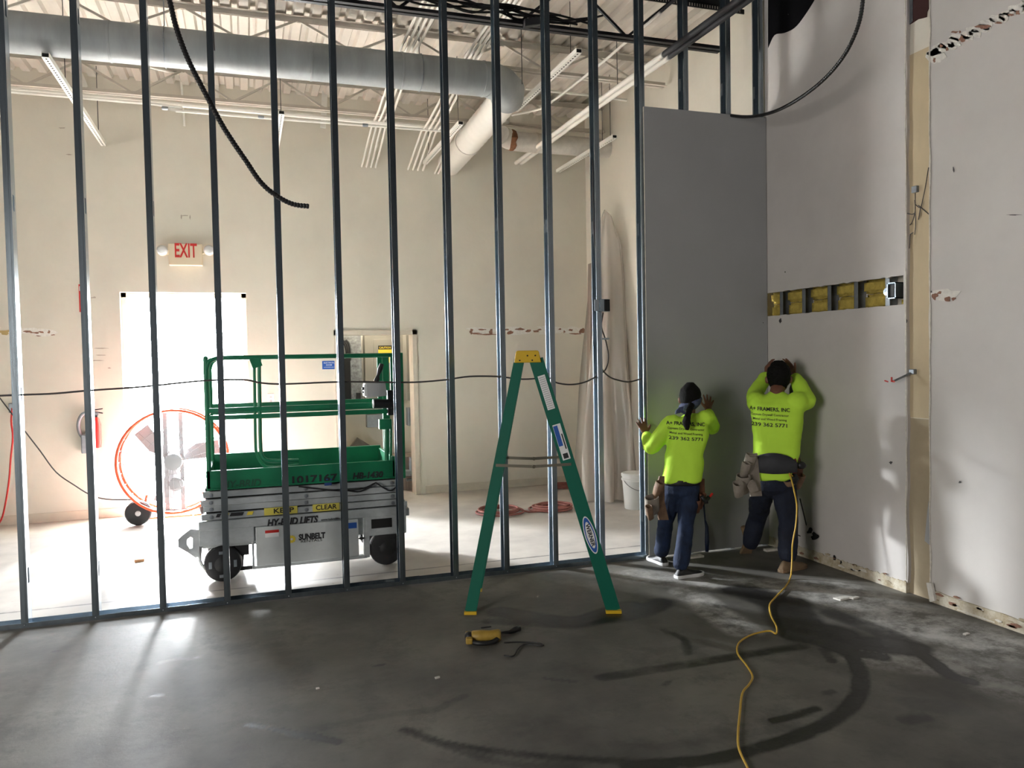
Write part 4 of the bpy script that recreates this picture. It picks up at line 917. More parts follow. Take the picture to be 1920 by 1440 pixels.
bm = B(); el = [a-lw*.001+dF*.116*math.cos(2*PI*k/n)*abs(math.cos(2*PI*k/n))**.15+nF*.030*math.sin(2*PI*k/n) for k in range(n)]; prism(bm, el, -lw*.0008); obj('logo_field', bm, m_blue, o)
bm = B(); el = [a-lw*.002+dF*.088*math.cos(2*PI*k/n)*abs(math.cos(2*PI*k/n))**.3+nF*.024*math.sin(2*PI*k/n) for k in range(n)]; prism(bm, el, -lw*.0008); obj('logo_plate', bm, m_whites, o)
yd = nF if nF.dot(ld) > 0 else -nF
text('lettering', 'WERNER', .034, a-lw*.0035, -dF, yd, m_print, o, bold=.03, width=.150)

# ------------------------------------------------------------------ cables and boxes on the framing
def cable(label, pix, r, m, name='cable', cat='cable', sub=5, n=6, ribs=False):
    pts = smooth_pts([at(*q) for q in pix], sub); bm = B()
    if ribs:
        L = [0]
        for a, b_ in zip(pts, pts[1:]): L.append(L[-1]+(b_-a).length)
        out_ = []; s = 0; i = 0
        while s < L[-1]:
            while L[i+1] < s: i += 1
            out_.append(pts[i].lerp(pts[i+1], (s-L[i])/(L[i+1]-L[i]))); s += .0055
        tube(bm, out_, [r*(1.0 if k % 3 else .80) for k in range(len(out_))], 10)
    else: tube(bm, pts, r, n)
    return tag(obj(name, bm, m, smooth=True if not ribs else False), label, cat)
Ym = 5.665
cable('dark cable sagging from stud to stud across the whole framing', [(x, y, 'Y', Ym) for x, y in ((-80, 746), (0, 742), (50, 740), (100, 738), (170, 732), (245, 727), (300, 722), (380, 714), (455, 712), (490, 718), (535, 720), (640, 716), (745, 717), (790, 716), (836, 712), (880, 706), (932, 706), (980, 711), (1025, 709), (1045, 718), (1070, 721), (1095, 717), (1118, 706), (1135, 693), (1141, 670), (1136, 640), (1128, 615), (1126, 595), (1127, 584))], .006, m_wire)
cable('dark cable looping down from the electrical box to the last open stud', [(x, y, 'Y', Ym-.02) for x, y in ((1131, 586), (1126, 615), (1124, 640), (1122, 660), (1128, 690), (1142, 706), (1160, 713), (1180, 716), (1203, 710))], .006, m_wire)
c = at(1130, 573, 'Y', 5.66); t = thing('electrical_box', 'steel electrical box screwed to the stud right of the ladder', 'electrical box', c)
bm = B(); bx(bm, c.x-.045, 5.62, c.z-.05, c.x+.045, 5.70, c.z+.05); obj('box_body', bm, m_galv, t, bevel=.004)
bm = B(); bx(bm, c.x-.002, 5.612, c.z-.045, c.x+.04, 5.6205, c.z+.045); obj('box_opening', bm, m_dark, t)
bm = B(); bx(bm, c.x-.085, 5.628, c.z-.045, c.x-.04, 5.632, c.z+.045); obj('mounting_bracket', bm, m_galv, t)
bm = B(); bx(bm, c.x-.05, 5.65, c.z-.27, c.x+.05, 5.655, c.z-.255); obj('cable_clip', bm, m_galv, t)
cable('dark cable rising from the electrical box along the stud', [(1122, 558, 'Y', 5.67), (1120, 530, 'Y', 5.68), (1117, 480, 'Y', 5.69), (1113, 420, 'Y', 5.69), (1111, 300, 'Y', 5.69)], .006, m_wire)
q1 = [(300, -70), (318, 0), (330, 50), (352, 110), (385, 175), (420, 240), (460, 300), (490, 343), (520, 368), (550, 383), (581, 387)]
cable('black corrugated conduit hanging from the ceiling in front of the left studs', [(x, y, 'Y', 4.5) for x, y in q1], .0145, m_blackc, 'flexible_conduit', 'conduit', ribs=True)
q2 = [(1622, -60), (1618, 0), (1610, 45), (1590, 92), (1562, 131), (1525, 166), (1480, 196), (1440, 213), (1400, 219), (1366, 216)]
cable('black corrugated conduit curving down above the drywall sheet corner', [(x, y, 'X', 3.60+.26*i/9) for i, (x, y) in enumerate(q2)], .013, m_blackc, 'flexible_conduit', 'conduit', ribs=True)
bm = B(); e = at(1364, 216, 'X', 3.86); obx(bm, e, (.012, 0, .002), (0, .008, 0), (0, 0, .006)); tag(obj('conduit_fitting', bm, m_galv), 'shiny metal tip on the conduit end over the sheet', 'fitting')
cable('thin black wire dangling from the ceiling over the duct', [(396, -30, 'Y', 5.2), (398, 30, 'Y', 5.2), (402, 95, 'Y', 5.2)], .004, m_wire)

# right wall fittings
c = at(1678, 545, 'X', XR+.02); t = thing('slot_outlet_box', 'shiny steel switch box at the right end of the insulation slot', 'electrical box', c)
bm = B()
for a in ((-.038, -.055, .038, -.048), (-.038, .048, .038, .055), (-.038, -.055, -.031, .055), (.031, -.055, .038, .055)): bx(bm, XR-.012, c.y+a[0], c.z+a[1], XR+.06, c.y+a[2], c.z+a[3])
bx(bm, XR+.05, c.y-.038, c.z-.055, XR+.06, c.y+.038, c.z+.055); obj('box_body', bm, m_galv, t)
bm = B(); bx(bm, XR+.0, c.y-.012, c.z-.04, XR+.05, c.y+.03, c.z+.04); obj('switch_body', bm, m_blackp, t)
bm = B(); lathe(bm, (XR+.005, c.y+.06, c.z-.002), [(.001, -.003), (.026, -.002), (.026, .003)], 'X', 16); obj('bracket_ear', bm, m_galv, t)
c = at(1713, 697, 'X', XR+.02); t = thing('stub_pipe', 'thin steel stub pipe with red clamp sticking out of the tan strip', 'pipe', c)
e = at(1675, 715, 'X', XR-.10)
bm = B(); tube(bm, [c, e], .007, 8); obj('stub', bm, m_galvd, t); bm = B(); obx(bm, c, (.02, 0, 0), (0, .022, 0), (0, 0, .018)); obj('flange', bm, m_galvd, t, bevel=.005)
bm = B(); obx(bm, e, (.012, .02, 0), (0, .006, .0), (0, 0, .006)); obx(bm, e+V((0, .015, .012)), (.004, 0, 0), (0, .004, 0), (0, 0, .016)); obx(bm, e+V((-.01, .05, .0)), (.006, .02, .003), (0, .004, 0), (0, 0, .004)); obj('red_clamp', bm, m_red, t)
t = thing('cut_wires', 'bundle of cut grey wires dangling from a hole in the tan strip', 'wires', at(1716, 355, 'X', XR+.02))
for q in (((1716, 362), (1716, 395), (1717, 420), (1715, 440)), ((1715, 375), (1716, 395), (1711, 415), (1706, 422)), ((1715, 400), (1709, 402), (1701, 400)), ((1717, 384), (1726, 389), (1731, 370), (1736, 345), (1741, 314)), ((1726, 389), (1724, 402), (1722, 412)), ((1712, 436), (1707, 440), (1706, 455), (1705, 466)), ((1722, 385), (1735, 396), (1742, 402))):
    bm = B(); tube(bm, smooth_pts([at(x, y, 'X', XR+.0) for x, y in q], 4), .003, 5); obj('wire', bm, m_wire, t)
bm = B(); c = at(1716, 355, 'X', XR+.012); obx(bm, c, (.012, 0, 0), (0, .022, 0), (0, 0, .022)); obj('knockout_box', bm, m_galvd, t, bevel=.004)
bm = B(); prism(bm, [at(x, y, 'X', XR-.01) for x, y in ((1741, 1092), (1750, 1093), (1757, 1126), (1748, 1128))], (-.02, .0, 0)); tag(obj('broken_board', bm, m_plaster), 'small broken white board leaning at the foot of the tan strip', 'board scrap')
bm = B(); prism(bm, [at(x, y, 'X', XR-.003) for x, y in ((1741, 940), (1743, 1000), (1743, 1022), (1734, 1014), (1738, 970))], (-.002, 0, 0)); tag(obj('torn_paper_flap', bm, m_board), 'grey torn paper flap peeling beside the tan strip', 'paper flap')
cable('thin pale pipe lying along the foot of the right wall', [(1757, 1128, 'Z', .01), (1830, 1155, 'Z', .01), (1925, 1186, 'Z', .01)], .006, m_core, 'floor_strip', 'strip')
for i, (x, y, s) in enumerate(((1580, 1123, .06), (1602, 1122, .03), (1812, 1190, .02), (820, 1272, .012), (596, 1292, .008), (640, 1100, .02), (735, 1096, .03))):
    bm = B(); c = at(x, y, 'Z', 0); obx(bm, c+V((0, 0, .005)), (s, s*.2, 0), (-s*.15, s*.4, 0), (0, 0, .004))
    for v in bm.verts: v.co += V((s, s, 0))*.4*noise.noise(v.co*70)
    tag(obj('debris_chip', bm, m_plaster if i != 5 else m_debris), ['pale plaster chip on the floor right of the yellow cord', 'smaller plaster chip right beside the pale one', 'tiny chip on the dusty floor near the right wall', 'tiny white fleck on the dark floor below the ladder', 'tiny white fleck on the dark open floor', 'brown chip by the bottom track under the lift', 'flat chip by the bottom track right of lift'][i], 'debris')

# ------------------------------------------------------------------ tool on the floor
c = at(912, 1204, 'Z', 0); ux = (at(945, 1200, 'Z', 0)-at(878, 1203, 'Z', 0)).normalized(); uy = V((-ux.y, ux.x, 0))
t = thing('screw_gun', 'yellow corded screw gun lying on the dark floor in front of the ladder', 'power tool', c)
bm = B(); h = .037
tube(bm, [c+ux*a+V((0, 0, h)) for a in (-.085, -.078, -.03, .02, .07, .085)], [.026, .033, .035, .031, .036, .028], 14); obj('motor_housing', bm, m_tooly, t, smooth=True)
bm = B(); tube(bm, [c+ux*a+V((0, 0, h)) for a in (-.125, -.115, -.10, -.085)], [.012, .026, .030, .026], 12); obj('nose', bm, m_blackp, t, smooth='auto')
bm = B(); obx(bm, c-ux*.10+uy*.045+V((0, 0, .03)), ux*.02, uy*.022, V((0, 0, .018))); obx(bm, c-ux*.10-uy*.045+V((0, 0, .03)), ux*.02, uy*.02, V((0, 0, .018))); obj('depth_collar', bm, m_tooly, t, bevel=.008)
bm = B(); tube(bm, smooth_pts([c+ux*.075-uy*.01+V((0, 0, .03)), c+ux*.03-uy*.06+V((0, 0, .02)), c-ux*.04-uy*.07+V((0, 0, .02)), c-ux*.09-uy*.04+V((0, 0, .02))], 4), .014, 8); obj('handle', bm, m_blackp, t, smooth=True)
bm = B(); bx(bm, c.x-.03, c.y-.005, .085, c.x+.03, c.y+.005, .09); obj('trigger_slot', bm, m_blackp, t)
cable('black tool cord looping on the floor beside the screw gun', [(945, 1205, 'Z', .02), (975, 1204, 'Z', .008), (1012, 1206, 'Z', .008), (1016, 1211, 'Z', .008), (985, 1208, 'Z', .008), (972, 1216, 'Z', .008), (962, 1230, 'Z', .008), (945, 1229, 'Z', .008)], .0045, m_blackp, 'tool_cord', 'cord')
bm = B(); q = [at(x, y, 'Z', .012) for x, y in ((938, 1190), (940, 1186), (955, 1185), (965, 1181), (973, 1178))]; tube(bm, q, [.005, .006, .01, .018, .02], 8); tag(obj('cord_plug', bm, m_blackp, smooth=True), 'black rubber cord plug lying behind the yellow screw gun', 'plug')

# ------------------------------------------------------------------ people
def remesh(bm, vox, smooth=2, fold=0, fscale=14, seed=0, fz=.35):
    me = bpy.data.meshes.new('tmp'); bm.to_mesh(me); bm.free(); o = bpy.data.objects.new('tmp', me); COL.objects.link(o)
    m = o.modifiers.new('r', 'REMESH'); m.mode = 'VOXEL'; m.voxel_size = vox
    if smooth: m = o.modifiers.new('s', 'SMOOTH'); m.iterations = smooth; m.factor = .5
    dg = bpy.context.evaluated_depsgraph_get(); r = bpy.data.meshes.new_from_object(o.evaluated_get(dg))
    bpy.data.objects.remove(o); bpy.data.meshes.remove(me)
    if fold:
        nr = [v.normal.copy() for v in r.vertices]
        for v, n in zip(r.vertices, nr):
            q_ = V((v.co.x*fscale, v.co.y*fscale, v.co.z*fscale*fz*2+seed)); d = noise.noise(q_)+.5*noise.noise(V((q_.x*.4+v.co.z*16, q_.y, q_.z*2.2+seed)))
            v.co += n*fold*d
    return r
def ell(bm, secs, n=18, sq=1.0):
    """closed loft of ellipses: (centre, half width vector, half depth vector)"""
    rings = []
    c0, a0, b0 = secs[0]; c1, a1, b1 = secs[-1]
    secs = [(V(c0)+(V(c0)-V(secs[1][0])).normalized()*V(b0).length*.35, V(a0)*.6, V(b0)*.6)]+list(secs)+[(V(c1)+(V(c1)-V(secs[-2][0])).normalized()*V(b1).length*.35, V(a1)*.6, V(b1)*.6)]
    for c, a, b_ in secs:
        c, a, b_ = V(c), V(a), V(b_); cs = [(math.cos(2*PI*k/n), math.sin(2*PI*k/n)) for k in range(n)]
        rings.append([bm.verts.new(c+a*math.copysign(abs(u)**sq, u)+b_*math.copysign(abs(v)**sq, v)) for u, v in cs])
    for a, b_ in zip(rings, rings[1:]):
        for k in range(n): bm.faces.new((a[k], a[(k+1) % n], b_[(k+1) % n], b_[k]))
    bm.faces.new(rings[0][::-1]); bm.faces.new(rings[-1])
def limb(bm, pts, rad, sub=4, n=14):
    """round limb with soft ends"""
    pts = [V(p) for p in pts]; q = smooth_pts(pts, sub); r = []
    for i in range(len(q)):
        f = i/sub; k = min(int(f), len(rad)-2); r.append(rad[k]+(rad[k+1]-rad[k])*(f-k))
    d0 = (q[0]-q[1]).normalized(); d1 = (q[-1]-q[-2]).normalized()
    q = [q[0]+d0*r[0]*.9, q[0]+d0*r[0]*.6]+q+[q[-1]+d1*r[-1]*.6, q[-1]+d1*r[-1]*.9]; r = [r[0]*.35, r[0]*.8]+r+[r[-1]*.8, r[-1]*.35]
    tube(bm, q, r, n)
def hand(bm, wrist, out_, back, side, s=1.0, spread=.16, curl=.25, thumb=1):
    """palm and five separate fingers. out_: wrist to fingertips, back: back of the hand, side: towards the thumb"""
    out_, back = V(out_).normalized(), V(back).normalized(); side = (V(side)-out_*V(side).dot(out_)).normalized(); back = out_.cross(side) if out_.cross(side).dot(back) > 0 else side.cross(out_)
    w0 = V(wrist)
    ell(bm, [(w0, side*.026*s, back*.018*s), (w0+out_*.03*s, side*.034*s, back*.016*s), (w0+out_*.07*s, side*.041*s, back*.014*s), (w0+out_*.088*s, side*.040*s, back*.012*s)])
    for k, (off, ln) in enumerate(((.030, .068), (.010, .078), (-.011, .072), (-.031, .055))):
        b0 = w0+out_*(.075 if k < 3 else .070)*s+side*off*s; d = (out_+side*spread*(1.5-k)*.9).normalized()
        p1 = b0+d*ln*.45*s-back*curl*.015*s; p2 = p1+(d-back*curl*.5).normalized()*ln*.32*s; p3 = p2+(d-back*curl).normalized()*ln*.26*s
        limb(bm, [b0, p1, p2, p3], [.0105*s, .0095*s, .0088*s, .0075*s], 2, 8)
    b0 = w0+out_*.025*s+side*.022*s*thumb; d = (out_*.65+side*thumb*.9-back*.15).normalized()
    p1 = b0+d*.045*s; p2 = p1+(d+out_*.4).normalized()*.032*s
    limb(bm, [b0, p1, p2], [.014*s, .0115*s, .009*s], 2, 8)
def shoe(foot, heading, ln, up_m, sole_m, parent, pitch=0, h=.075, cuff=0):
    """foot: heel point on the ground"""
    hd = V((heading[0], heading[1], 0)).normalized(); sd = V((-hd.y, hd.x, 0)); f = V(foot)
    rot = Matrix.Rotation(pitch, 3, sd); piv = f+hd*ln*.75
    def W(a, s_, z): p_ = f+hd*a*ln+sd*s_+V((0, 0, z)); return piv+rot@(p_-piv)
    rows = [(-.03, .026, .030), (.08, .033, h), (.28, .033, h+.01), (.5, .038, h*.80), (.72, .045, h*.60), (.9, .038, h*.48), (1.0, .020, h*.32)]
    bm = B(); rings = []
    for a, w2, zt in rows:
        rings.append([bm.verts.new(W(a, w2*math.cos(th), .018+max(0, math.sin(th))*(zt-.018) if math.sin(th) > 0 else .018)) for th in [2*PI*k/16 for k in range(16)]])
    for a, b_ in zip(rings, rings[1:]):
        for k in range(16): bm.faces.new((a[k], a[(k+1) % 16], b_[(k+1) % 16], b_[k]))
    bm.faces.new(rings[0][::-1]); bm.faces.new(rings[-1])
    if cuff: ell(bm, [(W(.2, 0, .04), sd*.042, hd*.05), (W(.16, 0, h+cuff*.5), sd*.042, hd*.048), (W(.15, 0, h+cuff), sd*.045, hd*.05)])
    o = obj('shoe', remesh(bm, .006, 3), up_m, parent, smooth=True)
    bm = B(); pr = [(-.05, .0), (-.03, .028), (.08, .036), (.3, .034), (.5, .040), (.74, .049), (.92, .040), (1.03, .018), (1.05, 0)]
    out_ = [W(a, w2, 0) for a, w2 in pr]+[W(a, -w2, 0) for a, w2 in pr[::-1][1:-1]]
    upv = rot@V((0, 0, .026)); prism(bm, out_, upv); obj('sole', bm, sole_m, o, bevel=.005)
    return o
def cup(top, axis, side, w0, d0, w1, d1, h, m, parent, name='pouch', th=.006, front=None):
    """open leather pocket: flattened cup hanging down along axis"""
    ax = (V(axis)+V((0, .38, 0))).normalized(); d0 *= 1.35; s = V(side); s = (s-ax*s.dot(ax)).normalized(); f = ax.cross(s); T = V(top); bm = B(); n = 20
    def ring(c, a, b_): return [bm.verts.new(c+s*a*math.copysign(abs(math.cos(t_))**.75, math.cos(t_))+f*b_*math.copysign(abs(math.sin(t_))**.75, math.sin(t_))) for t_ in [2*PI*k/n for k in range(n)]]
    R = [ring(T+ax*h, w1*.8, d1*.6), ring(T+ax*h*.94, w1, d1), ring(T+ax*h*.5, (w0+w1)*.52, (d0+d1)*.55), ring(T, w0, d0), ring(T-ax*.002, w0-th*.5, d0-th*.5), ring(T, w0-th, d0-th), ring(T+ax*h*.5, (w0+w1)*.5-th, (d0+d1)*.5-th), ring(T+ax*h*.9, w1-th*1.6, max(d1-th*1.6, .003))]
    for a, b_ in zip(R, R[1:]):
        for k in range(n): bm.faces.new((a[k], a[(k+1) % n], b_[(k+1) % n], b_[k]))
    bm.faces.new(R[0][::-1]); bm.faces.new(R[-1])
    for v in bm.verts: v.co += V((.006, .006, .006))*noise.noise(v.co*16)
    return obj(name, bm, m, parent, smooth=True)
from mathutils.bvhtree import BVHTree
def shirt_text(shirt_me, org, lines, centre, xd, yd, parent, gap=.0035):
    """print each line of lettering onto the back of a shirt"""
    bvh = BVHTree.FromPolygons([v.co+org for v in shirt_me.vertices], [tuple(p_.vertices) for p_ in shirt_me.polygons])
    xd, yd = V(xd).normalized(), V(yd).normalized(); n = xd.cross(yd)
    for s, size, dy, wd, bold in lines:
        me = text_mesh(s, size, V(centre)+yd*dy+n*.3, xd, yd, bold=bold, width=wd, depth=0)
        bm = B(); bm.from_mesh(me); bmesh.ops.triangulate(bm, faces=bm.faces[:]); 
        for _ in range(3):
            bmesh.ops.subdivide_edges(bm, edges=[e for e in bm.edges if e.calc_length() > .007], cuts=1); bmesh.ops.triangulate(bm, faces=bm.faces[:])
        for v in bm.verts:
            h = bvh.ray_cast(v.co, -n, 1.0)
            if h[0] is not None: v.co = h[0]+n*gap
            else: v.co = v.co-n*.3
        me2 = bpy.data.meshes.new('l'); bm.to_mesh(me2); bm.free(); obj('lettering', me2, m_print, parent)

def jn(px, py, y): return at(px, py, 'Y', y)

def person_woman():
    YL = V((.42, .908, 0)); XL = V((.908, -.42, 0))
    g0 = V((3.06, 5.22, 0))
    t = thing('person', 'shorter worker with ponytail and blue bandana pressing both hands on the sheet', 'person', g0)
    hc = jn(1294, 748, 5.26); neck = jn(1294, 783, 5.22); chest = jn(1291, 815, 5.20); waist = jn(1283, 862, 5.20); hip = jn(1277, 905, 5.20)
    shL, shR = jn(1260, 792, 5.26), jn(1322, 784, 5.17)
    elL, elR = jn(1221, 838, 5.34), jn(1336, 800, 5.42)
    wrL, wrR = jn(1211, 814, 5.50), jn(1327, 771, 5.535)
    hpL, hpR = jn(1262, 918, 5.23), jn(1292, 918, 5.17)
    knL, knR = jn(1248, 978, 5.30), jn(1286, 984, 5.15)
    anL, anR = jn(1241, 1040, 5.42), jn(1277, 1065, 5.05)
    # body
    bm = B()
    ell(bm, [(hip, XL*.10, YL*.08), (waist, XL*.09, YL*.07), (chest, XL*.11, YL*.08), (neck-Z_*.03, XL*.06, YL*.05)])
    limb(bm, [neck-Z_*.04, neck+Z_*.01, hc-Z_*.05], [.042, .038, .042])
    ell(bm, [(hc-Z_*.095+YL*.03, XL*.030, YL*.03), (hc-Z_*.07+YL*.02, XL*.052, YL*.055), (hc-Z_*.03+YL*.005, XL*.066, YL*.078), (hc+Z_*.02, XL*.073, YL*.088), (hc+Z_*.06, XL*.064, YL*.078), (hc+Z_*.09, XL*.035, YL*.045)])
    ell(bm, [(hc+YL*.085+Z_*.01, XL*.008, Z_*.01), (hc+YL*.10-Z_*.015, XL*.013, Z_*.012)]); 
    for s in (-1, 1): ell(bm, [(hc+XL*s*.070-Z_*.01, YL*.014, Z_*.022), (hc+XL*s*.082-Z_*.008, YL*.014, Z_*.026)])
    limb(bm, [shL, elL, wrL], [.042, .034, .024]); limb(bm, [shR, elR, wrR], [.042, .034, .024])
    hand(bm, wrL, (-.12, .42, .8), (-.3, -1, .3), (1, 0, .1), .92, .17, .2); hand(bm, wrR, (.30, .30, .85), (0, -1, .3), (-1, 0, .3), .92, .30, .15)
    for a, b_, c in ((hpL, knL, anL), (hpR, knR, anR)): limb(bm, [a, b_, c], [.06, .045, .03])
    obj('body', remesh(bm, .006, 2), m_skin, t, smooth=True)
    # shirt
    bm = B()
    ell(bm, [(hip+Z_*.015, XL*.152, YL*.105), (waist-Z_*.03, XL*.146, YL*.102), (waist+Z_*.03, XL*.143, YL*.098), (chest, XL*.150, YL*.102), (jn(1292, 797, 5.21), XL*.142, YL*.09), (jn(1294, 786, 5.21), XL*.10, YL*.075), (jn(1295, 779, 5.21), XL*.062, YL*.06)], 24, .72)
    for a, b_, c, e in ((shL, elL, wrL, 0), (shR, elR, wrR, 1)):
        w_ = b_.lerp(c, .80); limb(bm, [a+(XL*.03-Z_*.02 if e == 0 else -XL*.03-Z_*.02), a, a.lerp(b_, .5), b_, w_], [.062, .066, .064, .060, .046])
    me = remesh(bm, .009, 3, .006, 13, 2); o = obj('shirt', me, m_hiviz, t, smooth=True)
    shirt_text(o.data, ORG[t.name], [('A+ FRAMERS, INC', .036, .062, .285, .02), ('Gypsum Drywall Contractor', .023, .024, .27, .004), ('Metal and Wood Framing', .023, -.010, .24, .004), ('239 362 5771', .034, -.048, .245, .015)], jn(1287, 811, 5.12), XL-Z_*.06, Z_, o)
    # jeans
    bm = B()
    ell(bm, [(hip-Z_*.075, XL*.135, YL*.105), (hip-Z_*.03, XL*.138, YL*.105), (hip+Z_*.01, XL*.130, YL*.095)])
    for a, b_, c, d in ((hpL, knL, anL, V((-.005, 0, 0))), (hpR, knR, anR, V((0, 0, 0)))): limb(bm, [a, a.lerp(b_, .45), b_, b_.lerp(c, .55), c+Z_*.035+d], [.078, .076, .060, .060, .060])
    obj('jeans', remesh(bm, .008, 2, .007, 16, 5), m_jean, t, smooth=True)
    bm = B(); tube(bm, [hip+Z_*.012+XL*.142*math.cos(a)+YL*.103*math.sin(a) for a in [2*PI*k/32 for k in range(33)]], [(.022, .004)]*33, 8, caps=False); obj('belt', bm, m_blackp, t, smooth=True)
    # hair, ponytail, bandana
    bm = B(); hb = hc-YL*.012+Z_*.012
    ell(bm, [(hb-Z_*.07, XL*.055, YL*.055), (hb-Z_*.03, XL*.076, YL*.082), (hb+Z_*.02, XL*.084, YL*.094), (hb+Z_*.065, XL*.074, YL*.084), (hb+Z_*.098, XL*.044, YL*.05)])
    limb(bm, [hb-YL*.06-Z_*.05, jn(1290, 778, 5.10), jn(1287, 792, 5.075), jn(1288, 802, 5.08)], [.025, .022, .034, .020])
    obj('hair', remesh(bm, .006, 2, .003, 30, 1, .2), m_hair, t, smooth=True)
    bm = B(); ell(bm, [(hc-Z_*.058, XL*.078+Z_*.024, YL*.088), (hc-Z_*.022, XL*.088+Z_*.035, YL*.098)], 28)
    obj('bandana', remesh(bm, .007, 2, .004, 20, 3), m_bandana, t, smooth=True)
    bm = B(); prism(bm, [jn(x, y, 5.125) for x, y in ((1282, 762), (1274, 764), (1268, 770), (1267, 776), (1274, 775), (1280, 772))], (0, .012, 0)); prism(bm, [jn(x, y, 5.12) for x, y in ((1278, 768), (1285, 771), (1290, 777), (1286, 778), (1277, 773))], (0, .01, 0)); obj('bandana_knot', bm, m_bandana, t)
    shoe(anL*1+V((0, 0, -anL.z))+V((.0, -.05, 0)), (-.05, 1), .235, m_blackp, m_sole, t, 0, .07)
    shoe(V((anR.x-.05, anR.y-.02, 0)), (1, .12), .235, m_blackp, m_sole, t, 0, .07)
    # tool belt pouches
    pc = jn(1238, 905, 5.14)
    o = cup(pc, (-.10, 0, -1), (1, .3, 0), .028, .026, .034, .03, .11, m_leather, t)
    o2 = cup(jn(1222, 932, 5.15), (.22, 0, -1), (1, -.1, .35), .052, .030, .058, .028, .155, m_leatherw, t)
    cup(jn(1216, 950, 5.11), (.42, 0, -1), (1, 0, .3), .024, .022, .022, .014, .12, m_leather, t)
    bm = B(); prism(bm, [jn(x, y, 5.17) for x, y in ((1237, 893), (1246, 893), (1246, 940), (1254, 975), (1236, 975), (1226, 930))], (0, .012, 0)); obj('pouch_back', bm, m_leather, t)
    cup(jn(1307, 936, 5.12), (.12, 0, -1), (1, 0, 0), .030, .024, .026, .020, .125, m_leatherb, t); cup(jn(1316, 925, 5.13), (0, 0, -1), (1, 0, 0), .026, .03, .024, .02, .14, m_leatherb, t)
    bm = B(); prism(bm, [jn(x, y, 5.15) for x, y in ((1303, 897), (1321, 898), (1322, 935), (1304, 938))], (0, .015, 0)); obj('pouch_back', bm, m_leatherb, t)
    # drill hanging on the belt
    p_ = jn(1322, 940, 5.09); bm = B(); tube(bm, [p_+V((-.03, 0, .04)), p_+V((0, 0, 0)), p_+V((.035, 0, .03))], [.016, .02, .016], 8); obj('belt_tool', bm, m_blackp, t, smooth=True)
    bm = B(); tube(bm, [p_+V((.02, 0, .01)), p_+V((.065, 0, .055))], .009, 8); obj('belt_tool_handle', bm, m_red, t)
    return t

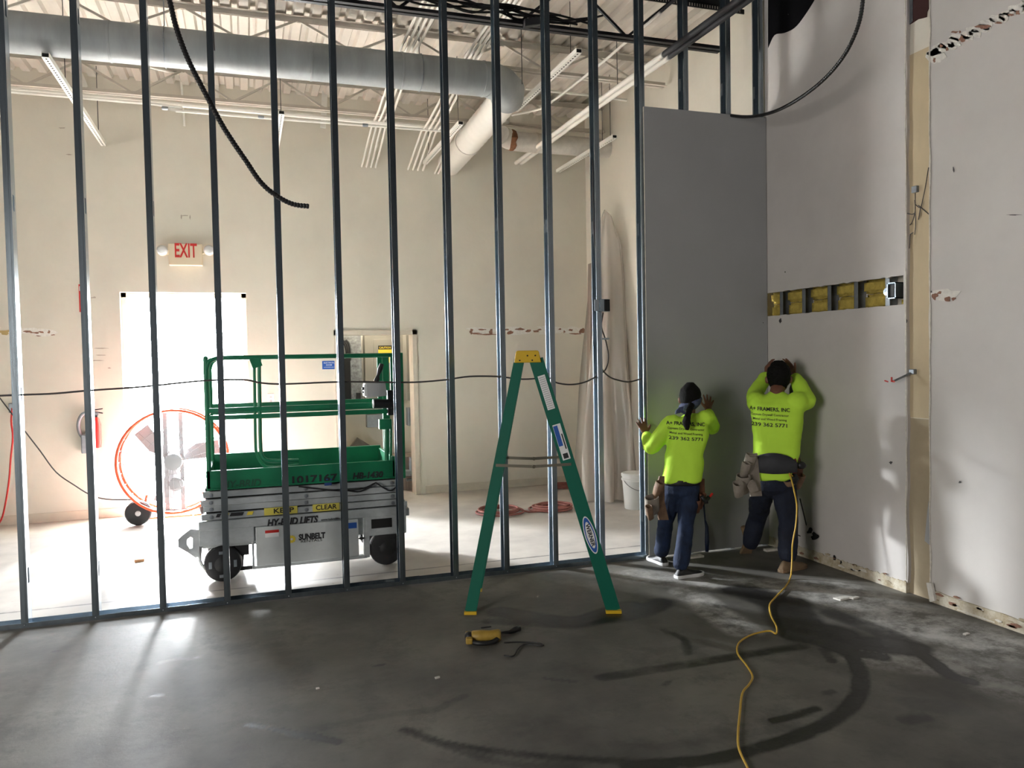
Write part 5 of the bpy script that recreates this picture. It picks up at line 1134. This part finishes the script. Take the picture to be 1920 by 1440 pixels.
def person_man():
    YL = V((.60, .80, 0)); XL = V((.80, -.60, 0))
    jm = lambda x, y, d: jn(x, y, d-.16)
    g0 = V((3.85, 5.0, 0))
    t = thing('person', 'taller worker in the corner with both arms raised before his face', 'person', g0)
    hc = jm(1460, 709, 5.22); neck = jm(1456, 742, 5.17); chest = jm(1457, 782, 5.14); waist = jm(1456, 838, 5.14); hip = jm(1449, 895, 5.14)
    shL, shR = jm(1421, 757, 5.24), jm(1493, 755, 5.05)
    elL, elR = jm(1416, 738, 5.40), jm(1513, 747, 5.06)
    wrL, wrR = jm(1438, 703, 5.54), jm(1489, 704, 5.27)
    hpL, hpR = jm(1432, 912, 5.19), jm(1470, 912, 5.10)
    knL, knR = jm(1420, 968, 5.46), jm(1477, 975, 5.08)
    anL, anR = jm(1407, 1022, 5.50), jm(1477, 1046, 5.05)
    bm = B()
    ell(bm, [(hip, XL*.12, YL*.09), (waist, XL*.11, YL*.08), (chest, XL*.14, YL*.10), (neck-Z_*.04, XL*.08, YL*.06)])
    limb(bm, [neck-Z_*.05, neck+Z_*.01, hc-Z_*.05], [.055, .052, .055])
    ell(bm, [(hc-Z_*.105+YL*.035, XL*.035, YL*.03), (hc-Z_*.08+YL*.02, XL*.060, YL*.06), (hc-Z_*.03+YL*.005, XL*.073, YL*.085), (hc+Z_*.02, XL*.078, YL*.095), (hc+Z_*.065, XL*.070, YL*.085), (hc+Z_*.10, XL*.040, YL*.05)])
    ell(bm, [(hc+YL*.09+Z_*.01, XL*.009, Z_*.01), (hc+YL*.108-Z_*.018, XL*.015, Z_*.013)])
    for s in (-1, 1): ell(bm, [(hc+XL*s*.076-Z_*.015, YL*.015, Z_*.024), (hc+XL*s*.090-Z_*.012, YL*.016, Z_*.030)])
    limb(bm, [shL, elL, wrL], [.05, .042, .029]); limb(bm, [shR, elR, wrR], [.05, .042, .029])
    hand(bm, wrL, (.30, .30, .8), (-1, -.3, .2), (0, -1, .5), 1.0, .10, .9); hand(bm, wrR, (-.22, .35, .8), (1, -.3, .2), (0, -1, .5), 1.0, .10, .9)
    for a, b_, c in ((hpL, knL, anL), (hpR, knR, anR)): limb(bm, [a, b_, c], [.07, .052, .036])
    obj('body', remesh(bm, .0065, 2), m_skin, t, smooth=True)
    bm = B()
    ell(bm, [(hip+Z_*.0, XL*.150, YL*.115), (hip+Z_*.06, XL*.160, YL*.118), (waist-Z_*.03, XL*.172, YL*.122), (waist+Z_*.04, XL*.172, YL*.118), (chest-Z_*.04, XL*.184, YL*.120), (chest+Z_*.03, XL*.192, YL*.118), (jm(1458, 757, 5.15), XL*.185, YL*.105), (jm(1458, 746, 5.16), XL*.13, YL*.085), (jm(1457, 739, 5.17), XL*.075, YL*.07)], 24, .66)
    for a, b_, c, e in ((shL, elL, wrL, 1), (shR, elR, wrR, -1)):
        w_ = b_.lerp(c, .84); limb(bm, [a+XL*.04*e-Z_*.05, a, a.lerp(b_, .5)-Z_*.012, b_-Z_*.01, b_.lerp(w_, .5), w_], [.075, .080, .075, .066, .060, .050])
    me = remesh(bm, .010, 3, .0075, 11, 7); o = obj('shirt', me, m_hiviz, t, smooth=True)
    shirt_text(o.data, ORG[t.name], [('A+ FRAMERS, INC', .038, .066, .290, .02), ('Gypsum Drywall Contractor', .024, .026, .27, .004), ('Metal and Wood Framing', .024, -.008, .24, .004), ('239 362 5771', .038, -.050, .255, .015)], jm(1443, 786, 5.02), XL-Z_*.05, Z_, o)
    bm = B()
    ell(bm, [(hip-Z_*.09, XL*.145, YL*.115), (hip-Z_*.03, XL*.150, YL*.112), (hip+Z_*.005, XL*.138, YL*.10)])
    for a, b_, c in ((hpL, knL, anL), (hpR, knR, anR)): limb(bm, [a, a.lerp(b_, .45), b_, b_.lerp(c, .55), c+Z_*.03], [.092, .088, .074, .072, .068])
    obj('jeans', remesh(bm, .009, 2, .008, 14, 9), m_jean2, t, smooth=True)
    # padded belt
    bc = jm(1449, 868, 5.14); bm = B(); nn = 26; cols = []
    for i in range(nn):
        a = -PI*.5-1.05+2.1*i/(nn-1); f = abs(2*i/(nn-1)-1); top = .092-.075*f**2.0; botm = -.055-.008*(1-f)
        for r in (0, 1): pass
        cols.append([bm.verts.new(bc+XL*(.178+d)*math.cos(a)+YL*(.132+d)*math.sin(a)+Z_*z) for z, d in ((botm, 0), (botm, .02), (.01, .026), (top, .02), (top, 0))])
    for p_, q_ in zip(cols, cols[1:]):
        for k in range(4): bm.faces.new((p_[k], q_[k], q_[k+1], p_[k+1]))
    bm.faces.new(cols[0]); bm.faces.new(cols[-1][::-1])
    obj('padded_belt', bm, mat('dark grey pad', (.045, .047, .055), .7, var=.3, scale=12), t, smooth=True)
    bm = B(); tube(bm, [bc+XL*.165*math.cos(a)+YL*.128*math.sin(a)-Z_*.01 for a in [2*PI*k/32 for k in range(33)]], [(.022, .004)]*33, 8, caps=False); obj('belt', bm, m_leatherb, t, smooth=True)
    # hair
    bm = B(); hb = hc-YL*.014+Z_*.014
    ell(bm, [(hb-Z_*.085, XL*.058, YL*.05), (hb-Z_*.05, XL*.078, YL*.076), (hb+Z_*.01, XL*.090, YL*.098), (hb+Z_*.06, XL*.084, YL*.092), (hb+Z_*.10, XL*.055, YL*.06)])
    obj('hair', remesh(bm, .006, 1, .004, 50, 4, .6), m_hair, t, smooth=True)
    shoe(V((anL.x-.015, anL.y-.09, 0)), (.25, 1), .27, m_boot, m_boot, t, .85, .09, .05)
    shoe(V((anR.x-.075, anR.y-.02, 0)), (1, .25), .275, m_boot, m_boot, t, 0, .085, 0)
    # pouches left
    cup(jm(1409, 853, 5.10), (-.05, 0, -1), (1, 0, .1), .036, .03, .036, .03, .12, m_leatherw, t)
    cup(jm(1400, 868, 5.06), (0, 0, -1), (1, 0, .05), .028, .026, .03, .02, .12, m_leatherw, t)
    cup(jm(1394, 892, 5.08), (.15, 0, -1), (1, 0, .1), .048, .034, .052, .03, .155, m_leatherw, t); cup(jm(1384, 906, 5.05), (.35, 0, -1), (1, 0, .05), .036, .028, .034, .02, .12, m_leatherw, t)
    bm = B(); prism(bm, [jm(x, y, 5.09) for x, y in ((1404, 853), (1420, 850), (1423, 880), (1429, 930), (1408, 931), (1400, 890))], (0, .014, 0)); obj('pouch_back', bm, m_leatherw, t)
    o = None; bm = B(); prism(bm, [jm(x, y, 5.05) for x, y in ((1406, 902), (1412, 899), (1418, 905), (1423, 920), (1408, 925), (1402, 912))], (0, .012, 0)); obj('square_pocket', bm, m_leatherw, t, bevel=.004)
    # right side pouch and corded screw gun
    cup(jm(1478, 898, 5.03), (.25, 0, -1), (1, 0, -.1), .05, .03, .035, .022, .13, m_leather, t); cup(jm(1500, 890, 5.05), (0, 0, -1), (1, 0, 0), .040, .03, .03, .02, .12, m_leather, t)
    bm = B(); prism(bm, [jm(x, y, 5.07) for x, y in ((1475, 856), (1500, 858), (1506, 880), (1502, 915), (1480, 905), (1470, 880))], (0, .014, 0)); obj('pouch_back', bm, m_leatherb, t)
    return t
person_woman(); person_man()
# screw gun on the man's hip
c = jn(1488, 880, 4.84); t = thing('hip_screw_gun', 'dark corded screw gun hanging on the hip of the worker in the corner', 'power tool', c)
bm = B(); tube(bm, [c+V((0, 0, .09)), c+V((.0, 0, .05)), c+V((.003, 0, .0)), c+V((.004, 0, -.03))], [.018, .024, .022, .015], 10); obj('grip', bm, mat('dark red rubber', (.22, .03, .02), .5), t, smooth=True)
bm = B(); tube(bm, [c+V((.03, -.01, .02)), c+V((.05, -.01, .03)), c+V((.075, -.01, .025)), c+V((.10, -.01, .02))], [.02, .03, .028, .012], 10); obj('motor_housing', bm, m_blackp, t, smooth=True)
bm = B(); tube(bm, [c+V((.0, 0, -.03)), c+V((.01, 0, -.07)), c+V((.0, 0, -.11))], [.018, .03, .02], 10); obj('cord_knot', bm, m_blackp, t, smooth=True)
cable('yellow extension cord hanging from the belt and snaking over the floor', [(1486, 893, 'Y', 4.81), (1480, 888, 'Y', 4.80), (1484, 900, 'Y', 4.795), (1490, 925, 'Y', 4.78), (1494, 950, 'Y', 4.77), (1492, 985, 'Y', 4.76), (1486, 1020, 'Y', 4.76), (1485, 1050, 'Y', 4.76), (1482, 1083, 'Z', .01), (1470, 1103, 'Z', .01), (1452, 1122, 'Z', .01), (1443, 1135, 'Z', .01), (1446, 1155, 'Z', .01), (1456, 1175, 'Z', .01), (1455, 1188, 'Z', .01), (1442, 1183, 'Z', .012), (1410, 1190, 'Z', .01), (1386, 1205, 'Z', .01), (1383, 1225, 'Z', .01), (1400, 1248, 'Z', .01), (1411, 1268, 'Z', .01), (1405, 1283, 'Z', .01), (1392, 1300, 'Z', .01), (1387, 1340, 'Z', .01), (1384, 1375, 'Z', .01), (1386, 1405, 'Z', .01), (1402, 1440, 'Z', .01), (1420, 1480, 'Z', .01)], .0055, m_cordy, 'extension_cord', 'cord', n=8)
cable('black cord hanging behind the hip of the worker in the corner', [(1500, 935, 'Y', 5.05), (1506, 960, 'Y', 5.1), (1512, 985, 'Y', 5.15), (1514, 990, 'Y', 5.2)], .005, m_blackp)
cable('grey cord looping on the floor behind the tan boot', [(1496, 1003, 'Y', 5.2), (1508, 1010, 'Y', 5.25), (1513, 1025, 'Y', 5.25), (1510, 1040, 'Y', 5.22), (1500, 1045, 'Y', 5.2)], .004, m_wire)
bm = B(); a = jn(1486, 722, 5.08); tube(bm, [a, a+V((.004, .02, -.03)), a+V((.008, .03, -.075))], [.014, .016, .013], 8)
tag(obj('screwdriver_handle', bm, m_blackp, smooth=True), 'black tool handle below the raised right hand of the taller worker', 'hand tool')
# drywall foot lifter leaning on the sheet
b0 = at(1325, 1045, 'Y', 5.56); t = thing('panel_lifter', 'dark blue long handled tool standing against the sheet between the two workers', 'hand tool', (b0.x, 5.56, 0))
bm = B(); tube(bm, [(b0.x, 5.555, .02), (b0.x+.005, 5.56, .10), (b0.x+.008, 5.565, .22), (b0.x-.002, 5.575, .28), (b0.x-.004, 5.59, .42)], [.014, .018, .014, .007, .006], 10); obj('grip', bm, mat('navy rubber', (.01, .02, .06), .5), t, smooth=True)
bm = B(); tube(bm, [(b0.x-.03, 5.59, .415), (b0.x-.01, 5.59, .425), (b0.x+.01, 5.59, .425), (b0.x+.03, 5.585, .425)], [.008, .012, .012, .016], 8); obj('head', bm, m_blackp, t, smooth=True)
bm = B(); a, c = at(1297, 1050, 'Z', 0), at(1322, 1046, 'Z', 0); bx(bm, a.x, 5.47, 0, c.x, 5.53, .018); tag(obj('wood_shim', bm, m_core, bevel=.003), 'pale shim board on the floor at the foot of the sheet', 'board')
bm = B(); a = at(1445, 1038, 'Z', 0); bx(bm, a.x-.0, 5.42, 0, 4.17, 5.47, .02); tag(obj('pale_offcut', bm, m_core, bevel=.003), 'long pale offcut on the floor in the corner behind the boots', 'offcut')
